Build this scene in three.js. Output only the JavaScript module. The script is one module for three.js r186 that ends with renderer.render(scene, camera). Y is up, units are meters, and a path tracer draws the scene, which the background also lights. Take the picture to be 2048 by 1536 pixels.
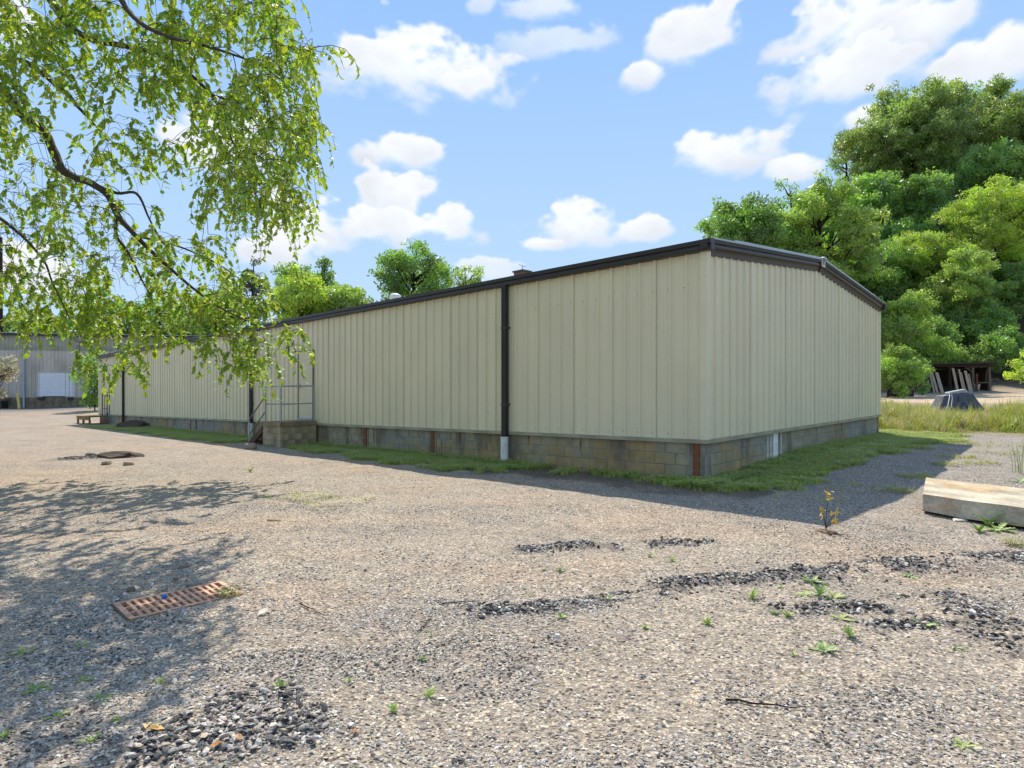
import * as THREE from 'three';
import { mergeGeometries } from 'three/addons/utils/BufferGeometryUtils.js';

// ---------------------------------------------------------------- camera, sky, sun, exposure
const scene = new THREE.Scene();
const EYE = 1.52;
const camera = new THREE.PerspectiveCamera(63.46, 4 / 3, 0.05, 3000);
camera.position.set(0, EYE, 0);
camera.lookAt(0, EYE, -10);
camera.setViewOffset(2048, 1536, 0, -17, 2048, 1536);
const renderer = new THREE.WebGLRenderer({ antialias: true });
renderer.toneMapping = THREE.LinearToneMapping;
renderer.toneMappingExposure = 1.5;
renderer.shadowMap.enabled = true;
const SUN = new THREE.Vector3(-0.066, 0.789, -0.611).normalize();
const sun = new THREE.DirectionalLight(new THREE.Color(1, 0.925, 0.79), 4.5);
sun.name = 'sun';
sun.position.copy(SUN).multiplyScalar(120);
sun.target.position.set(0, 0, 0);
sun.castShadow = true;
Object.assign(sun.shadow.camera, { left: -70, right: 70, top: 90, bottom: -60, near: 1, far: 320 });
sun.shadow.mapSize.set(4096, 4096);
sun.shadow.radius = 1;
scene.add(sun, sun.target);

// ---------------------------------------------------------------- small helpers
const rng = (s) => () => { s = (s + 0x6d2b79f5) | 0; let t = Math.imul(s ^ (s >>> 15), 1 | s); t = (t + Math.imul(t ^ (t >>> 7), 61 | t)) ^ t; return ((t ^ (t >>> 14)) >>> 0) / 4294967296; };
const clamp = (x, a = 0, b = 1) => Math.min(b, Math.max(a, x));
const sm = (a, b, x) => { const t = clamp((x - a) / (b - a)); return t * t * (3 - 2 * t); };
const lerp = (a, b, t) => a + (b - a) * t;
const h2 = (x, y, s = 0) => { let n = Math.imul(x, 374761393) + Math.imul(y, 668265263) + Math.imul(s, 2147483647 - 1274126177); n = Math.imul(n ^ (n >>> 13), 1274126177); return ((n ^ (n >>> 16)) >>> 0) / 4294967296; };
function vn(x, y, s = 0, p = 0) {                                    // value noise 0..1, period p if given
  const ix = Math.floor(x), iy = Math.floor(y), fx = x - ix, fy = y - iy, u = fx * fx * (3 - 2 * fx), v = fy * fy * (3 - 2 * fy);
  const w = p ? (k) => ((k % p) + p) % p : (k) => k;
  const x0 = w(ix), x1 = w(ix + 1), y0 = w(iy), y1 = w(iy + 1);
  return lerp(lerp(h2(x0, y0, s), h2(x1, y0, s), u), lerp(h2(x0, y1, s), h2(x1, y1, s), u), v);
}
function fbm(x, y, o = 4, s = 0, p = 0) { let a = 0.5, t = 0, n = 0; for (let i = 0; i < o; i++) { t += a * vn(x, y, s + i, p); n += a; a *= 0.5; x *= 2; y *= 2; p *= 2; } return t / n; }

// ---------------------------------------------------------------- the sky: blue air and fair-weather cumulus
{
  const W = 4096, H = 2048, data = new Float32Array(W * H * 4), R = rng(77), D = Math.PI / 180;
  // azimuth right of the view, elevation, half width, half height (degrees)
  const clouds = [[-8.2,27.2,8.6,2.9],[-12.0,27.6,4.4,1.9],[-4.3,26.3,4.4,1.7],[-9.8,20.7,4.0,1.4],[-10.2,16.8,3.1,2.5],[-8.0,14.7,5.4,1.8],[-13.3,14.5,2.6,1.7],[5.8,15.0,4.1,2.1],[11.4,14.3,2.6,1.1],[2.4,13.4,2.3,0.7],[18.5,19.9,4.8,1.7],[24.5,18.1,2.1,1.1],[29.3,27.0,5.6,2.9],[28.2,24.3,5.0,2.4],[33.6,26.2,2.9,1.9],[37.6,22.7,3.2,1.8],[29.6,21.1,2.4,1.0],[15.6,28.7,4.7,2.6],[12.1,26.6,2.2,1.1],[4.0,29.3,6.0,1.4,0.55],[3.5,31.7,4.4,1.1,0.7],[-2.9,31.9,1.4,0.7,0.6],[-18.8,14.3,3.7,3.1],[-20.5,12.1,3.6,1.7],[-38.7,24.5,2.0,2.1],[-25.6,19.4,4.1,2.2],[-37.5,8.2,3.2,2.2],[-2.9,11.1,3.2,1.3,0.7]];
  for (let i = 0; i < 150; i++) {                                    // the same kind of clouds all round
    const el = 8 + 62 * R(), az = -180 + 360 * R();
    if (Math.abs(az) < 48 && el < 40) continue;
    const w = 2.5 + 6 * R();
    clouds.push([az, el, w / Math.cos(el * D), w * (0.3 + 0.15 * R()), 0.6 + 0.4 * R()]);
  }
  const bins = Array.from({ length: 72 }, () => []);
  clouds.forEach((c) => { for (let b = 0; b < 72; b++) { const m = -177.5 + b * 5; let da = Math.abs(c[0] - m); da = Math.min(da, 360 - da); if (da < c[2] * 1.7 + 4) bins[b].push(c); } });
  for (let row = H / 2; row < H; row++) {
    const el = ((row + 0.5) / H - 0.5) * 180, t = clamp(el / 60), hz = Math.exp(-el / 11);
    const c0 = [lerp(lerp(0.33, 0.165, sm(0, 0.85, t)), 0.49, hz * 0.5), lerp(lerp(0.485, 0.33, sm(0, 0.85, t)), 0.60, hz * 0.5), lerp(lerp(0.705, 0.62, t), 0.74, hz * 0.5)];
    for (let col = 0; col < W; col++) {
      let az = ((col + 0.5) / W - 0.5) * 360 + 90; if (az > 180) az -= 360;
      const list = bins[Math.min(71, Math.floor((az + 180) / 5))], o = (row * W + col) * 4;
      let dens = 0, low = 0;
      if (list.length) {
        const q = az * Math.cos(el * D), n1 = fbm(q * 0.40 + 40, el * 0.6, 8, 3), n2 = fbm(q * 0.25 + 9, el * 0.35 + 7, 4, 31);
        for (const c of list) {
          let da = az - c[0]; if (da > 180) da -= 360; if (da < -180) da += 360;
          const dx = da / c[2], dy = (el - c[1]) / c[3], ddy = dy < 0 ? dy * 1.25 : dy * 0.92, e = 1 - Math.sqrt(dx * dx + ddy * ddy);
          if (e < -0.9) continue;
          const k = e * 1.1 + 0.08 + (n1 - 0.5) * 2.1 + (n2 - 0.5) * 0.8, tp = clamp(0.5 + dy * 0.7), s = sm(lerp(-0.26, 0.02, tp), lerp(0.8, 0.42, tp), k) * lerp(0.86, 1, tp) * (c[4] ?? 1);
          if (s > dens) { dens = s; low = clamp(0.5 - dy * 0.5); }
        }
        const body = 0.72 - 0.13 * low * dens - 0.2 * (n1 - 0.5) - 0.14 * (n2 - 0.5), a = clamp(dens * 0.92);
        data[o] = lerp(c0[0], 1.0 * body, a); data[o + 1] = lerp(c0[1], 1.0 * body + 0.005, a); data[o + 2] = lerp(c0[2], 1.0 * body + 0.022, a);
      } else { data[o] = c0[0]; data[o + 1] = c0[1]; data[o + 2] = c0[2]; }
      data[o + 3] = 1;
    }
  }
  for (let i = 0; i < W * H / 2; i++) data.set([0.3, 0.27, 0.24, 1], i * 4);
  const t = new THREE.DataTexture(data, W, H, THREE.RGBAFormat, THREE.FloatType);
  t.mapping = THREE.EquirectangularReflectionMapping; t.magFilter = THREE.LinearFilter; t.minFilter = THREE.LinearFilter; t.needsUpdate = true;
  scene.background = t; scene.environment = t;
}

// ---------------------------------------------------------------- textures and materials
function tex(w, h, fn, { srgb = true, rep = [1, 1], wrap = true } = {}) {
  const d = new Uint8Array(w * h * 4);
  for (let y = 0; y < h; y++) for (let x = 0; x < w; x++) {
    const c = fn((x + 0.5) / w, (y + 0.5) / h, x, y), o = (y * w + x) * 4;
    if (typeof c === 'number') d[o] = d[o + 1] = d[o + 2] = clamp(c) * 255; else { d[o] = clamp(c[0]) * 255; d[o + 1] = clamp(c[1]) * 255; d[o + 2] = clamp(c[2]) * 255; }
    d[o + 3] = 255;
  }
  const t = new THREE.DataTexture(d, w, h);
  t.magFilter = THREE.LinearFilter; t.minFilter = THREE.LinearMipmapLinearFilter; t.generateMipmaps = true;
  if (wrap) t.wrapS = t.wrapT = THREE.RepeatWrapping;
  if (srgb) t.colorSpace = THREE.SRGBColorSpace;
  t.repeat.set(...rep); t.needsUpdate = true;
  return t;
}
const again = (t, u, v) => { const c = t.clone(); c.repeat.set(u, v); c.needsUpdate = true; return c; };
const lin = (r, g, b) => new THREE.Color().setRGB(r, g, b);
const M = (o) => { const p = ('transmission' in o) || ('clearcoat' in o); const m = new (p ? THREE.MeshPhysicalMaterial : THREE.MeshStandardMaterial)({ roughness: 0.85, metalness: 0, ...o }); m.side = THREE.DoubleSide; return m; };
// soft grain, tileable, used for relief and mottling
const grain = tex(512, 512, (u, v) => 0.6 * fbm(u * 8, v * 8, 6, 5, 8) + 0.4 * fbm(u * 64, v * 64, 3, 15, 64), { srgb: false });
const mottle = tex(512, 512, (u, v) => { const n = fbm(u * 4, v * 4, 6, 21, 4), k = 0.94 + 0.28 * (n - 0.5); return [k, k, k * 0.99]; });
const faint = tex(512, 512, (u, v) => { const n = fbm(u * 4, v * 4, 6, 23, 4), k = 0.97 + 0.07 * (n - 0.5); return [k, k, k * 0.995]; });
// gravel: packed angular stones of two sizes
const gravelC = new Float32Array(1024 * 1024 * 3), gravelH = new Float32Array(1024 * 1024);
{
  const S = 1024;
  const layer = (n, seed, cover, apply) => {
    for (let y = 0; y < S; y++) for (let x = 0; x < S; x++) {
      const gx = x / S * n, gy = y / S * n, ix = Math.floor(gx), iy = Math.floor(gy);
      let d1 = 9, d2 = 9, id = 0;
      for (let j = -1; j <= 1; j++) for (let i = -1; i <= 1; i++) {
        const cx = ((ix + i) % n + n) % n, cy = ((iy + j) % n + n) % n, a = h2(cx, cy, seed), b = h2(cx, cy, seed + 1), st = 0.7 + 0.9 * h2(cx, cy, seed + 2);
        const px = ix + i + 0.1 + 0.8 * a - gx, py = (iy + j + 0.1 + 0.8 * b - gy) * st, d = Math.abs(px) * 0.35 + Math.abs(py) * 0.35 + Math.sqrt(px * px + py * py) * 0.7;
        if (d < d1) { d2 = d1; d1 = d; id = cx * 7919 + cy; } else if (d < d2) d2 = d;
      }
      const edge = sm(0.02, 0.22, d2 - d1), r = h2(id, seed, 9), there = h2(id, seed, 13) < cover;
      apply(y * S + x, edge, r, there, h2(id, seed, 17));
    }
  };
  layer(300, 3, 1, (i, e, r, t, q) => { const b = (0.57 + 0.28 * r) * (0.8 + 0.2 * e); gravelC[i * 3] = b * 1.0; gravelC[i * 3 + 1] = b * 0.97; gravelC[i * 3 + 2] = b * (0.91 + 0.06 * q); gravelH[i] = 0.25 + 0.25 * e * r; });
  layer(170, 51, 0.5, (i, e, r, t, q) => { if (!t || e < 0.25) return; const b = (r < 0.16 ? 0.36 + r : 0.68 + 0.36 * r) * (0.78 + 0.22 * e), w = 0.9 + 0.1 * q; gravelC[i * 3] = b * 1.0; gravelC[i * 3 + 1] = b * (0.95 + 0.03 * q); gravelC[i * 3 + 2] = b * (0.87 + 0.1 * q); gravelH[i] = 0.45 + 0.55 * e; });
}
const gravelMap = tex(1024, 1024, (u, v, x, y) => { const i = (y * 1024 + x) * 3; return [gravelC[i], gravelC[i + 1], gravelC[i + 2]]; });
const gravelBump = tex(1024, 1024, (u, v, x, y) => gravelH[y * 1024 + x], { srgb: false });

const mats = {
  ground: M({ color: lin(1, 1, 1), map: gravelMap, bumpMap: gravelBump, bumpScale: 0.007, vertexColors: true, roughness: 0.95 }),
  bronze: M({ color: lin(0.026, 0.022, 0.02), map: again(mottle, 0.7, 0.7), roughness: 0.42 }),
  bronzeSoft: M({ color: lin(0.06, 0.047, 0.034), map: again(mottle, 0.9, 0.9), roughness: 0.5 }),
  trim: M({ color: lin(0.36, 0.33, 0.22), map: again(mottle, 1, 1), roughness: 0.5 }),
  corner: M({ color: lin(0.77, 0.70, 0.47), map: again(faint, 0.8, 0.8), roughness: 0.5 }),
  door: M({ color: lin(0.68, 0.61, 0.40), map: again(faint, 0.6, 0.6), roughness: 0.5 }),
  doorFrame: M({ color: lin(0.20, 0.175, 0.12), roughness: 0.5 }),
  mortar: M({ color: lin(0.30, 0.27, 0.21), map: again(mottle, 2, 2), bumpMap: again(grain, 6, 6), bumpScale: 0.004 }),
  roof: M({ color: lin(0.42, 0.45, 0.43), map: again(mottle, 0.5, 0.5), roughness: 0.45, metalness: 0.3 }),
  pvc: M({ color: lin(0.72, 0.72, 0.68), map: again(mottle, 3, 3), roughness: 0.5 }),
  whitePaint: M({ color: lin(0.78, 0.78, 0.72), map: again(mottle, 4, 4), roughness: 0.7 }),
  steel: M({ color: lin(0.33, 0.33, 0.32), map: again(mottle, 5, 5), roughness: 0.5, metalness: 0.45 }),
  greyBlue: M({ color: lin(0.35, 0.40, 0.46), map: again(mottle, 3, 3), roughness: 0.5 }),
  rock: M({ color: lin(0.36, 0.29, 0.21), map: again(mottle, 4, 4), bumpMap: again(grain, 4, 4), bumpScale: 0.02 }),
  screw: M({ color: lin(0.15, 0.135, 0.10), roughness: 0.6 }),
};
const rustTex = tex(256, 512, (u, v) => { const n = fbm(u * 6, v * 10, 6, 61, 2), m = fbm(u * 20, v * 24, 3, 71, 4), s = sm(0.54, 0.6, n + 0.15 * (m - 0.5)); return [lerp(0.50, 0.62, s) * (0.8 + 0.4 * m), lerp(0.31, 0.50, s) * (0.8 + 0.4 * m), lerp(0.20, 0.37, s) * (0.8 + 0.4 * m)]; });
mats.rust = M({ map: again(rustTex, 1, 1), bumpMap: again(grain, 5, 5), bumpScale: 0.006, roughness: 0.9 });
const castTex = tex(256, 256, (u, v) => { const n = fbm(u * 6, v * 6, 5, 81, 6), m = fbm(u * 40, v * 40, 2, 91, 40); return [(0.68 + 0.2 * n) * (0.85 + 0.3 * m), (0.52 + 0.18 * n) * (0.85 + 0.3 * m), (0.42 + 0.16 * n) * (0.85 + 0.3 * m)]; });
mats.cast = M({ map: again(castTex, 2, 2), bumpMap: again(grain, 6, 6), bumpScale: 0.003, roughness: 0.85, metalness: 0.1 });
const woodTex = tex(256, 512, (u, v) => { const g = fbm(u * 26 + 1.5 * fbm(u * 3, v * 3, 3, 101, 3), v * 3, 4, 111, 1), k = 0.66 + 0.5 * (g - 0.5); return [k, k * 0.95, k * 0.88]; });
const wood = (r, g, b, u = 2, v = 0.6) => M({ color: lin(r, g, b), map: again(woodTex, u, v), bumpMap: again(woodTex, u, v), bumpScale: 0.004, roughness: 0.9 });
const concTex = tex(512, 512, (u, v) => { const a = fbm(u * 5, v * 5, 6, 121, 5), b = fbm(u * 60, v * 60, 2, 131, 60), p = h2(Math.floor(u * 512), Math.floor(v * 512), 8) < 0.012 ? 0.75 : 1, k = (0.66 + 0.42 * (a - 0.4)) * (0.9 + 0.2 * b) * p; return [k, k * 0.965, k * 0.9]; });
const concrete = (r, g, b, s = 0.7) => M({ color: lin(r, g, b), map: again(concTex, s, s), bumpMap: again(grain, s * 3, s * 3), bumpScale: 0.005, roughness: 0.95 });
const barkTex = tex(256, 256, (u, v) => { const g = fbm(u * 18, v * 4, 5, 141, 2), k = 0.45 + 0.75 * (g - 0.3); return [k, k * 0.95, k * 0.88]; });
const bark = (r, g, b) => M({ color: lin(r, g, b), map: again(barkTex, 2, 1), bumpMap: again(barkTex, 2, 1), bumpScale: 0.02, roughness: 0.95 });

// ---------------------------------------------------------------- geometry collector and object bookkeeping
class GB {
  constructor() { this.p = []; this.uv = []; }
  tri(a, b, c, ua = [0, 0], ub = [0, 0], uc = [0, 0]) { this.p.push(...a, ...b, ...c); this.uv.push(...ua, ...ub, ...uc); return this; }
  quad(a, b, c, d, u0 = 0, v0 = 0, u1 = null, v1 = null) {
    if (u1 === null) { u1 = u0 + Math.hypot(b[0] - a[0], b[1] - a[1], b[2] - a[2]); v1 = v0 + Math.hypot(d[0] - a[0], d[1] - a[1], d[2] - a[2]); }
    this.tri(a, b, c, [u0, v0], [u1, v0], [u1, v1]); return this.tri(a, c, d, [u0, v0], [u1, v1], [u0, v1]);
  }
  hexa(c, u0 = 0, v0 = 0) {                                            // eight corners: bottom ring, top ring
    this.quad(c[0], c[1], c[5], c[4], u0, v0); this.quad(c[1], c[2], c[6], c[5], u0, v0); this.quad(c[2], c[3], c[7], c[6], u0, v0); this.quad(c[3], c[0], c[4], c[7], u0, v0);
    this.quad(c[4], c[5], c[6], c[7], u0, v0); return this.quad(c[3], c[2], c[1], c[0], u0, v0);
  }
  box(x0, x1, y0, y1, z0, z1) { return this.hexa([[x0, y0, z1], [x1, y0, z1], [x1, y0, z0], [x0, y0, z0], [x0, y1, z1], [x1, y1, z1], [x1, y1, z0], [x0, y1, z0]], x0 - z0, y0); }
  tube(pts, rad, n = 6, cap = true) {
    const P = pts.map((q) => new THREE.Vector3(...q)), rings = []; let ref = new THREE.Vector3(0.13, 0.21, 0.97), len = 0;
    for (let i = 0; i < P.length; i++) {
      const t = new THREE.Vector3().subVectors(P[Math.min(i + 1, P.length - 1)], P[Math.max(i - 1, 0)]).normalize();
      if (!i && Math.abs(t.dot(ref)) > 0.95) ref = new THREE.Vector3(0.9, 0.3, -0.2);
      const a = (i ? ref.clone().addScaledVector(t, -t.dot(ref)) : new THREE.Vector3().crossVectors(t, ref)).normalize(), b = new THREE.Vector3().crossVectors(t, a), r = Array.isArray(rad) ? rad[i] : rad;
      if (i) len += P[i].distanceTo(P[i - 1]);
      ref = a.clone();
      rings.push({ len, v: Array.from({ length: n }, (_, k) => { const th = k / n * 2 * Math.PI; return P[i].clone().addScaledVector(a, r * Math.cos(th)).addScaledVector(b, r * Math.sin(th)).toArray(); }) });
    }
    for (let i = 0; i + 1 < rings.length; i++) for (let k = 0; k < n; k++) { const m = (k + 1) % n, A = rings[i], B = rings[i + 1]; this.quad(A.v[k], A.v[m], B.v[m], B.v[k], k / n, A.len, (k + 1) / n, B.len); }
    if (cap && n > 2) for (const [ring, c] of [[rings[0], pts[0]], [rings[rings.length - 1], pts[pts.length - 1]]]) for (let k = 0; k < n; k++) this.tri(ring.v[k], ring.v[(k + 1) % n], c);
    return this;
  }
  geo(smooth = false) {
    let g = new THREE.BufferGeometry();
    g.setAttribute('position', new THREE.Float32BufferAttribute(this.p, 3)); g.setAttribute('uv', new THREE.Float32BufferAttribute(this.uv, 2));
    g.computeVertexNormals();
    if (smooth) {                                                     // average the normals of corners at the same place
      const pos = g.attributes.position, nor = g.attributes.normal, at = new Map();
      for (let i = 0; i < pos.count; i++) { const k = Math.round(pos.getX(i) * 2e3) + ',' + Math.round(pos.getY(i) * 2e3) + ',' + Math.round(pos.getZ(i) * 2e3); const s = at.get(k) ?? [0, 0, 0]; s[0] += nor.getX(i); s[1] += nor.getY(i); s[2] += nor.getZ(i); at.set(k, s); pos[k]; }
      for (let i = 0; i < pos.count; i++) { const s = at.get(Math.round(pos.getX(i) * 2e3) + ',' + Math.round(pos.getY(i) * 2e3) + ',' + Math.round(pos.getZ(i) * 2e3)), l = Math.hypot(...s) || 1; nor.setXYZ(i, s[0] / l, s[1] / l, s[2] / l); }
    }
    return g;
  }
}
const used = new Map();
const numbered = (n) => { const k = used.get(n) ?? 0; used.set(n, k + 1); return k ? n + '_' + String(k).padStart(3, '0') : n; };
const shade = (o) => { o.castShadow = o.receiveShadow = true; return o; };
function tag(o, label, category, group) { o.userData = { label, category }; if (group) o.userData.group = group; return o; }
function thing(name, label, category, pos = [0, 0, 0], turn = 0, group) { const o = new THREE.Group(); o.name = numbered(name); o.position.set(...pos); o.rotation.y = turn; scene.add(o); return tag(o, label, category, group); }
function solo(name, geo, mat, label, category, pos = [0, 0, 0], turn = 0, group) { const o = shade(new THREE.Mesh(geo, mat)); o.name = numbered(name); o.position.set(...pos); o.rotation.y = turn; scene.add(o); return tag(o, label, category, group); }
function part(parent, name, geo, mat) { const o = shade(new THREE.Mesh(geo instanceof GB ? geo.geo() : geo, mat)); const n = parent.children.filter((c) => c.name === name || c.name.startsWith(name + '_0') || c.name.startsWith(name + '_1') || c.name.startsWith(name + '_2')).length; o.name = n ? name + '_' + String(n).padStart(3, '0') : name; parent.add(o); return o; }
function structure(name, geo, mat) { const o = shade(new THREE.Mesh(geo, mat)); o.name = name; o.userData = { kind: 'structure' }; scene.add(o); return o; }
function instanced(name, geo, mat, list, parent = scene, label, category) { // list of [matrix, color]
  const o = shade(new THREE.InstancedMesh(geo, mat, list.length)); o.name = name;
  list.forEach(([m, c], i) => { o.setMatrixAt(i, m); if (c) o.setColorAt(i, c); });
  o.userData = { kind: 'stuff' }; if (label) Object.assign(o.userData, { label, category });
  parent.add(o); return o;
}
const _q = new THREE.Quaternion(), _e = new THREE.Euler(), _s = new THREE.Vector3(), _v = new THREE.Vector3();
const mtx = (x, y, z, rx, ry, rz, sx, sy = sx, sz = sx) => new THREE.Matrix4().compose(_v.set(x, y, z).clone(), _q.setFromEuler(_e.set(rx, ry, rz)), _s.set(sx, sy, sz));

// ---------------------------------------------------------------- where things stand
// survey: bearing and depth of a point, read off the photograph, to metres
const F = 1242;
const site = (px, py, d) => [(px - 1024) / F * d, EYE + (785 - py) / F * d, -d];
const flat = (px, py) => { const d = EYE * F / (py - 785); return [(px - 1024) / F * d, -d]; };
// the warehouse's own axes: l runs along its long wall, r along its gable wall, from the near corner C
const C = [3.225, -10.35], DL = [-0.7293, -0.6842], DR = [0.6845, -0.729];
const LR = (x, z) => { const a = x - C[0], b = z - C[1]; return [a * DL[0] + b * DL[1], a * DR[0] + b * DR[1]]; };
const XZ = (l, r) => [C[0] + l * DL[0] + r * DR[0], C[1] + l * DL[1] + r * DR[1]];
const fall = (l, r) => -0.0116 * l + 0.011 * r;                       // the slab follows the slope of the site
const V = (l, h, r) => [l * DL[0] + r * DR[0], h + fall(l, r), l * DL[1] + r * DR[1]];   // relative to C
const LEN = 36.8, WID = 11.4;

const GRATE = { p: [-2.88, -4.46], a: [0.532, -0.534], b: [0.327, 0.293] };
// low banks of loose stone pushed up by tyres: two ends, width, height
const banks = [[270, 1500, 640, 1440, 0.15, 0.012], [420, 1420, 600, 1385, 0.12, 0.008], [930, 1222, 1330, 1188, 0.10, 0.021], [1000, 1215, 1180, 1212, 0.08, 0.012], [1320, 1172, 1600, 1140, 0.13, 0.021], [1600, 1145, 2100, 1115, 0.2, 0.027], [1740, 1262, 1860, 1245, 0.08, 0.018], [1040, 1100, 1180, 1088, 0.12, 0.018], [1230, 1090, 1420, 1078, 0.12, 0.012], [1850, 1190, 2100, 1300, 0.22, 0.018], [1560, 1225, 1760, 1215, 0.1, 0.012], [120, 912, 200, 908, 0.3, 0.024]]
  .map(([a, b, c, d, w, h]) => ({ a: flat(a, b), b: flat(c, d), w, h }));
const segDist = (x, z, s) => { const dx = s.b[0] - s.a[0], dz = s.b[1] - s.a[1], t = clamp(((x - s.a[0]) * dx + (z - s.a[1]) * dz) / (dx * dx + dz * dz)); return [Math.hypot(x - s.a[0] - t * dx, z - s.a[1] - t * dz), t]; };
function G(x, z) {
  const d = -z, [l, r] = LR(x, z);
  const yl = l <= 0 ? 0 : l < 37 ? -0.006 * l : lerp(-0.222, 0.12, sm(37, 56, l));
  let y = yl * sm(11, 0, r) + (r > 0 ? 0.2 * sm(0, 5, r) + 0.034 * clamp(r - 11, 0, 60) : 0);
  y += 26 * sm(46, 95, d) * sm(14, 48, x);
  if (d < 30 && d > 0.5 && Math.abs(x) < 25) {
    const k = sm(30, 14, d);
    y += k * (0.05 * (fbm(x * 0.7 + 7, z * 0.7, 3, 201) - 0.5) + 0.018 * (vn(x * 3.1, z * 3.1, 211) - 0.5) + 0.01 * (vn(x * 9, z * 9, 221) - 0.5));
    for (const s of banks) { const [q] = segDist(x, z, s); if (q < s.w * 3) y += s.h * Math.exp(-((q / s.w) ** 2)) * (0.45 + 1.1 * vn(x * 7, z * 7, 231)) - 0.35 * s.h * Math.exp(-(((q - s.w * 1.8) / s.w) ** 2)); }
    const gx = x - GRATE.p[0], gz = z - GRATE.p[1], u = (gx * GRATE.a[0] + gz * GRATE.a[1]) / 0.568, v = (gx * GRATE.b[0] + gz * GRATE.b[1]) / 0.193;
    if (u > -0.3 && u < 1.3 && v > -0.5 && v < 1.5) { const e = Math.max(0, -u * 0.75, (u - 1) * 0.75, -v * 0.44, (v - 1) * 0.44); y *= sm(0, 0.2, e); if (u > 0.03 && u < 0.97 && v > 0.05 && v < 0.95) y = -0.4; else if (e < 0.03) y = -0.006; }
  }
  return y;
}
// ---------------------------------------------------------------- the ground: one sheet
function grassAt(l, r, x, z) {                                          // how grassy a spot is, 0..1
  const n = fbm(x * 1.1, z * 1.1, 4, 301), m = n - 0.5;
  let g = 0;
  if (l > -0.4 && l < 33 && r < 0.1) { const w = l < 3.4 ? 0.75 : l < 12 ? 1.25 : l < 15.2 ? 0.9 : 1.5, thin = l < 4.6 ? 0.75 * sm(0.44, 0.6, fbm(x * 2.3, z * 2.3, 3, 305)) : 1; g = Math.max(g, thin * sm(w + 0.3, w - 0.2, -r + m * 1.3) * sm(33, 29, l)); }
  if (r > -0.7 && r < 12.5 && l < 0.3) { const w = 0.75 + 0.09 * r; g = Math.max(g, sm(w + 0.35, w - 0.25, -l + m * 1.4)); }
  const far = sm(13, 14.2, r + m * 2.5) * sm(26, 22, r + m * 3) * sm(9, 6, l);
  g = Math.max(g, far);
  if (r > 22 && l < 9) g = Math.max(g, 0.55 * sm(0.48, 0.6, n) * sm(33, 29, r));
  if (r < 13) g *= 0.35 + 0.65 * sm(0.3, 0.5, fbm(x * 3.4, z * 3.4, 3, 307));
  return g;
}
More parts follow.
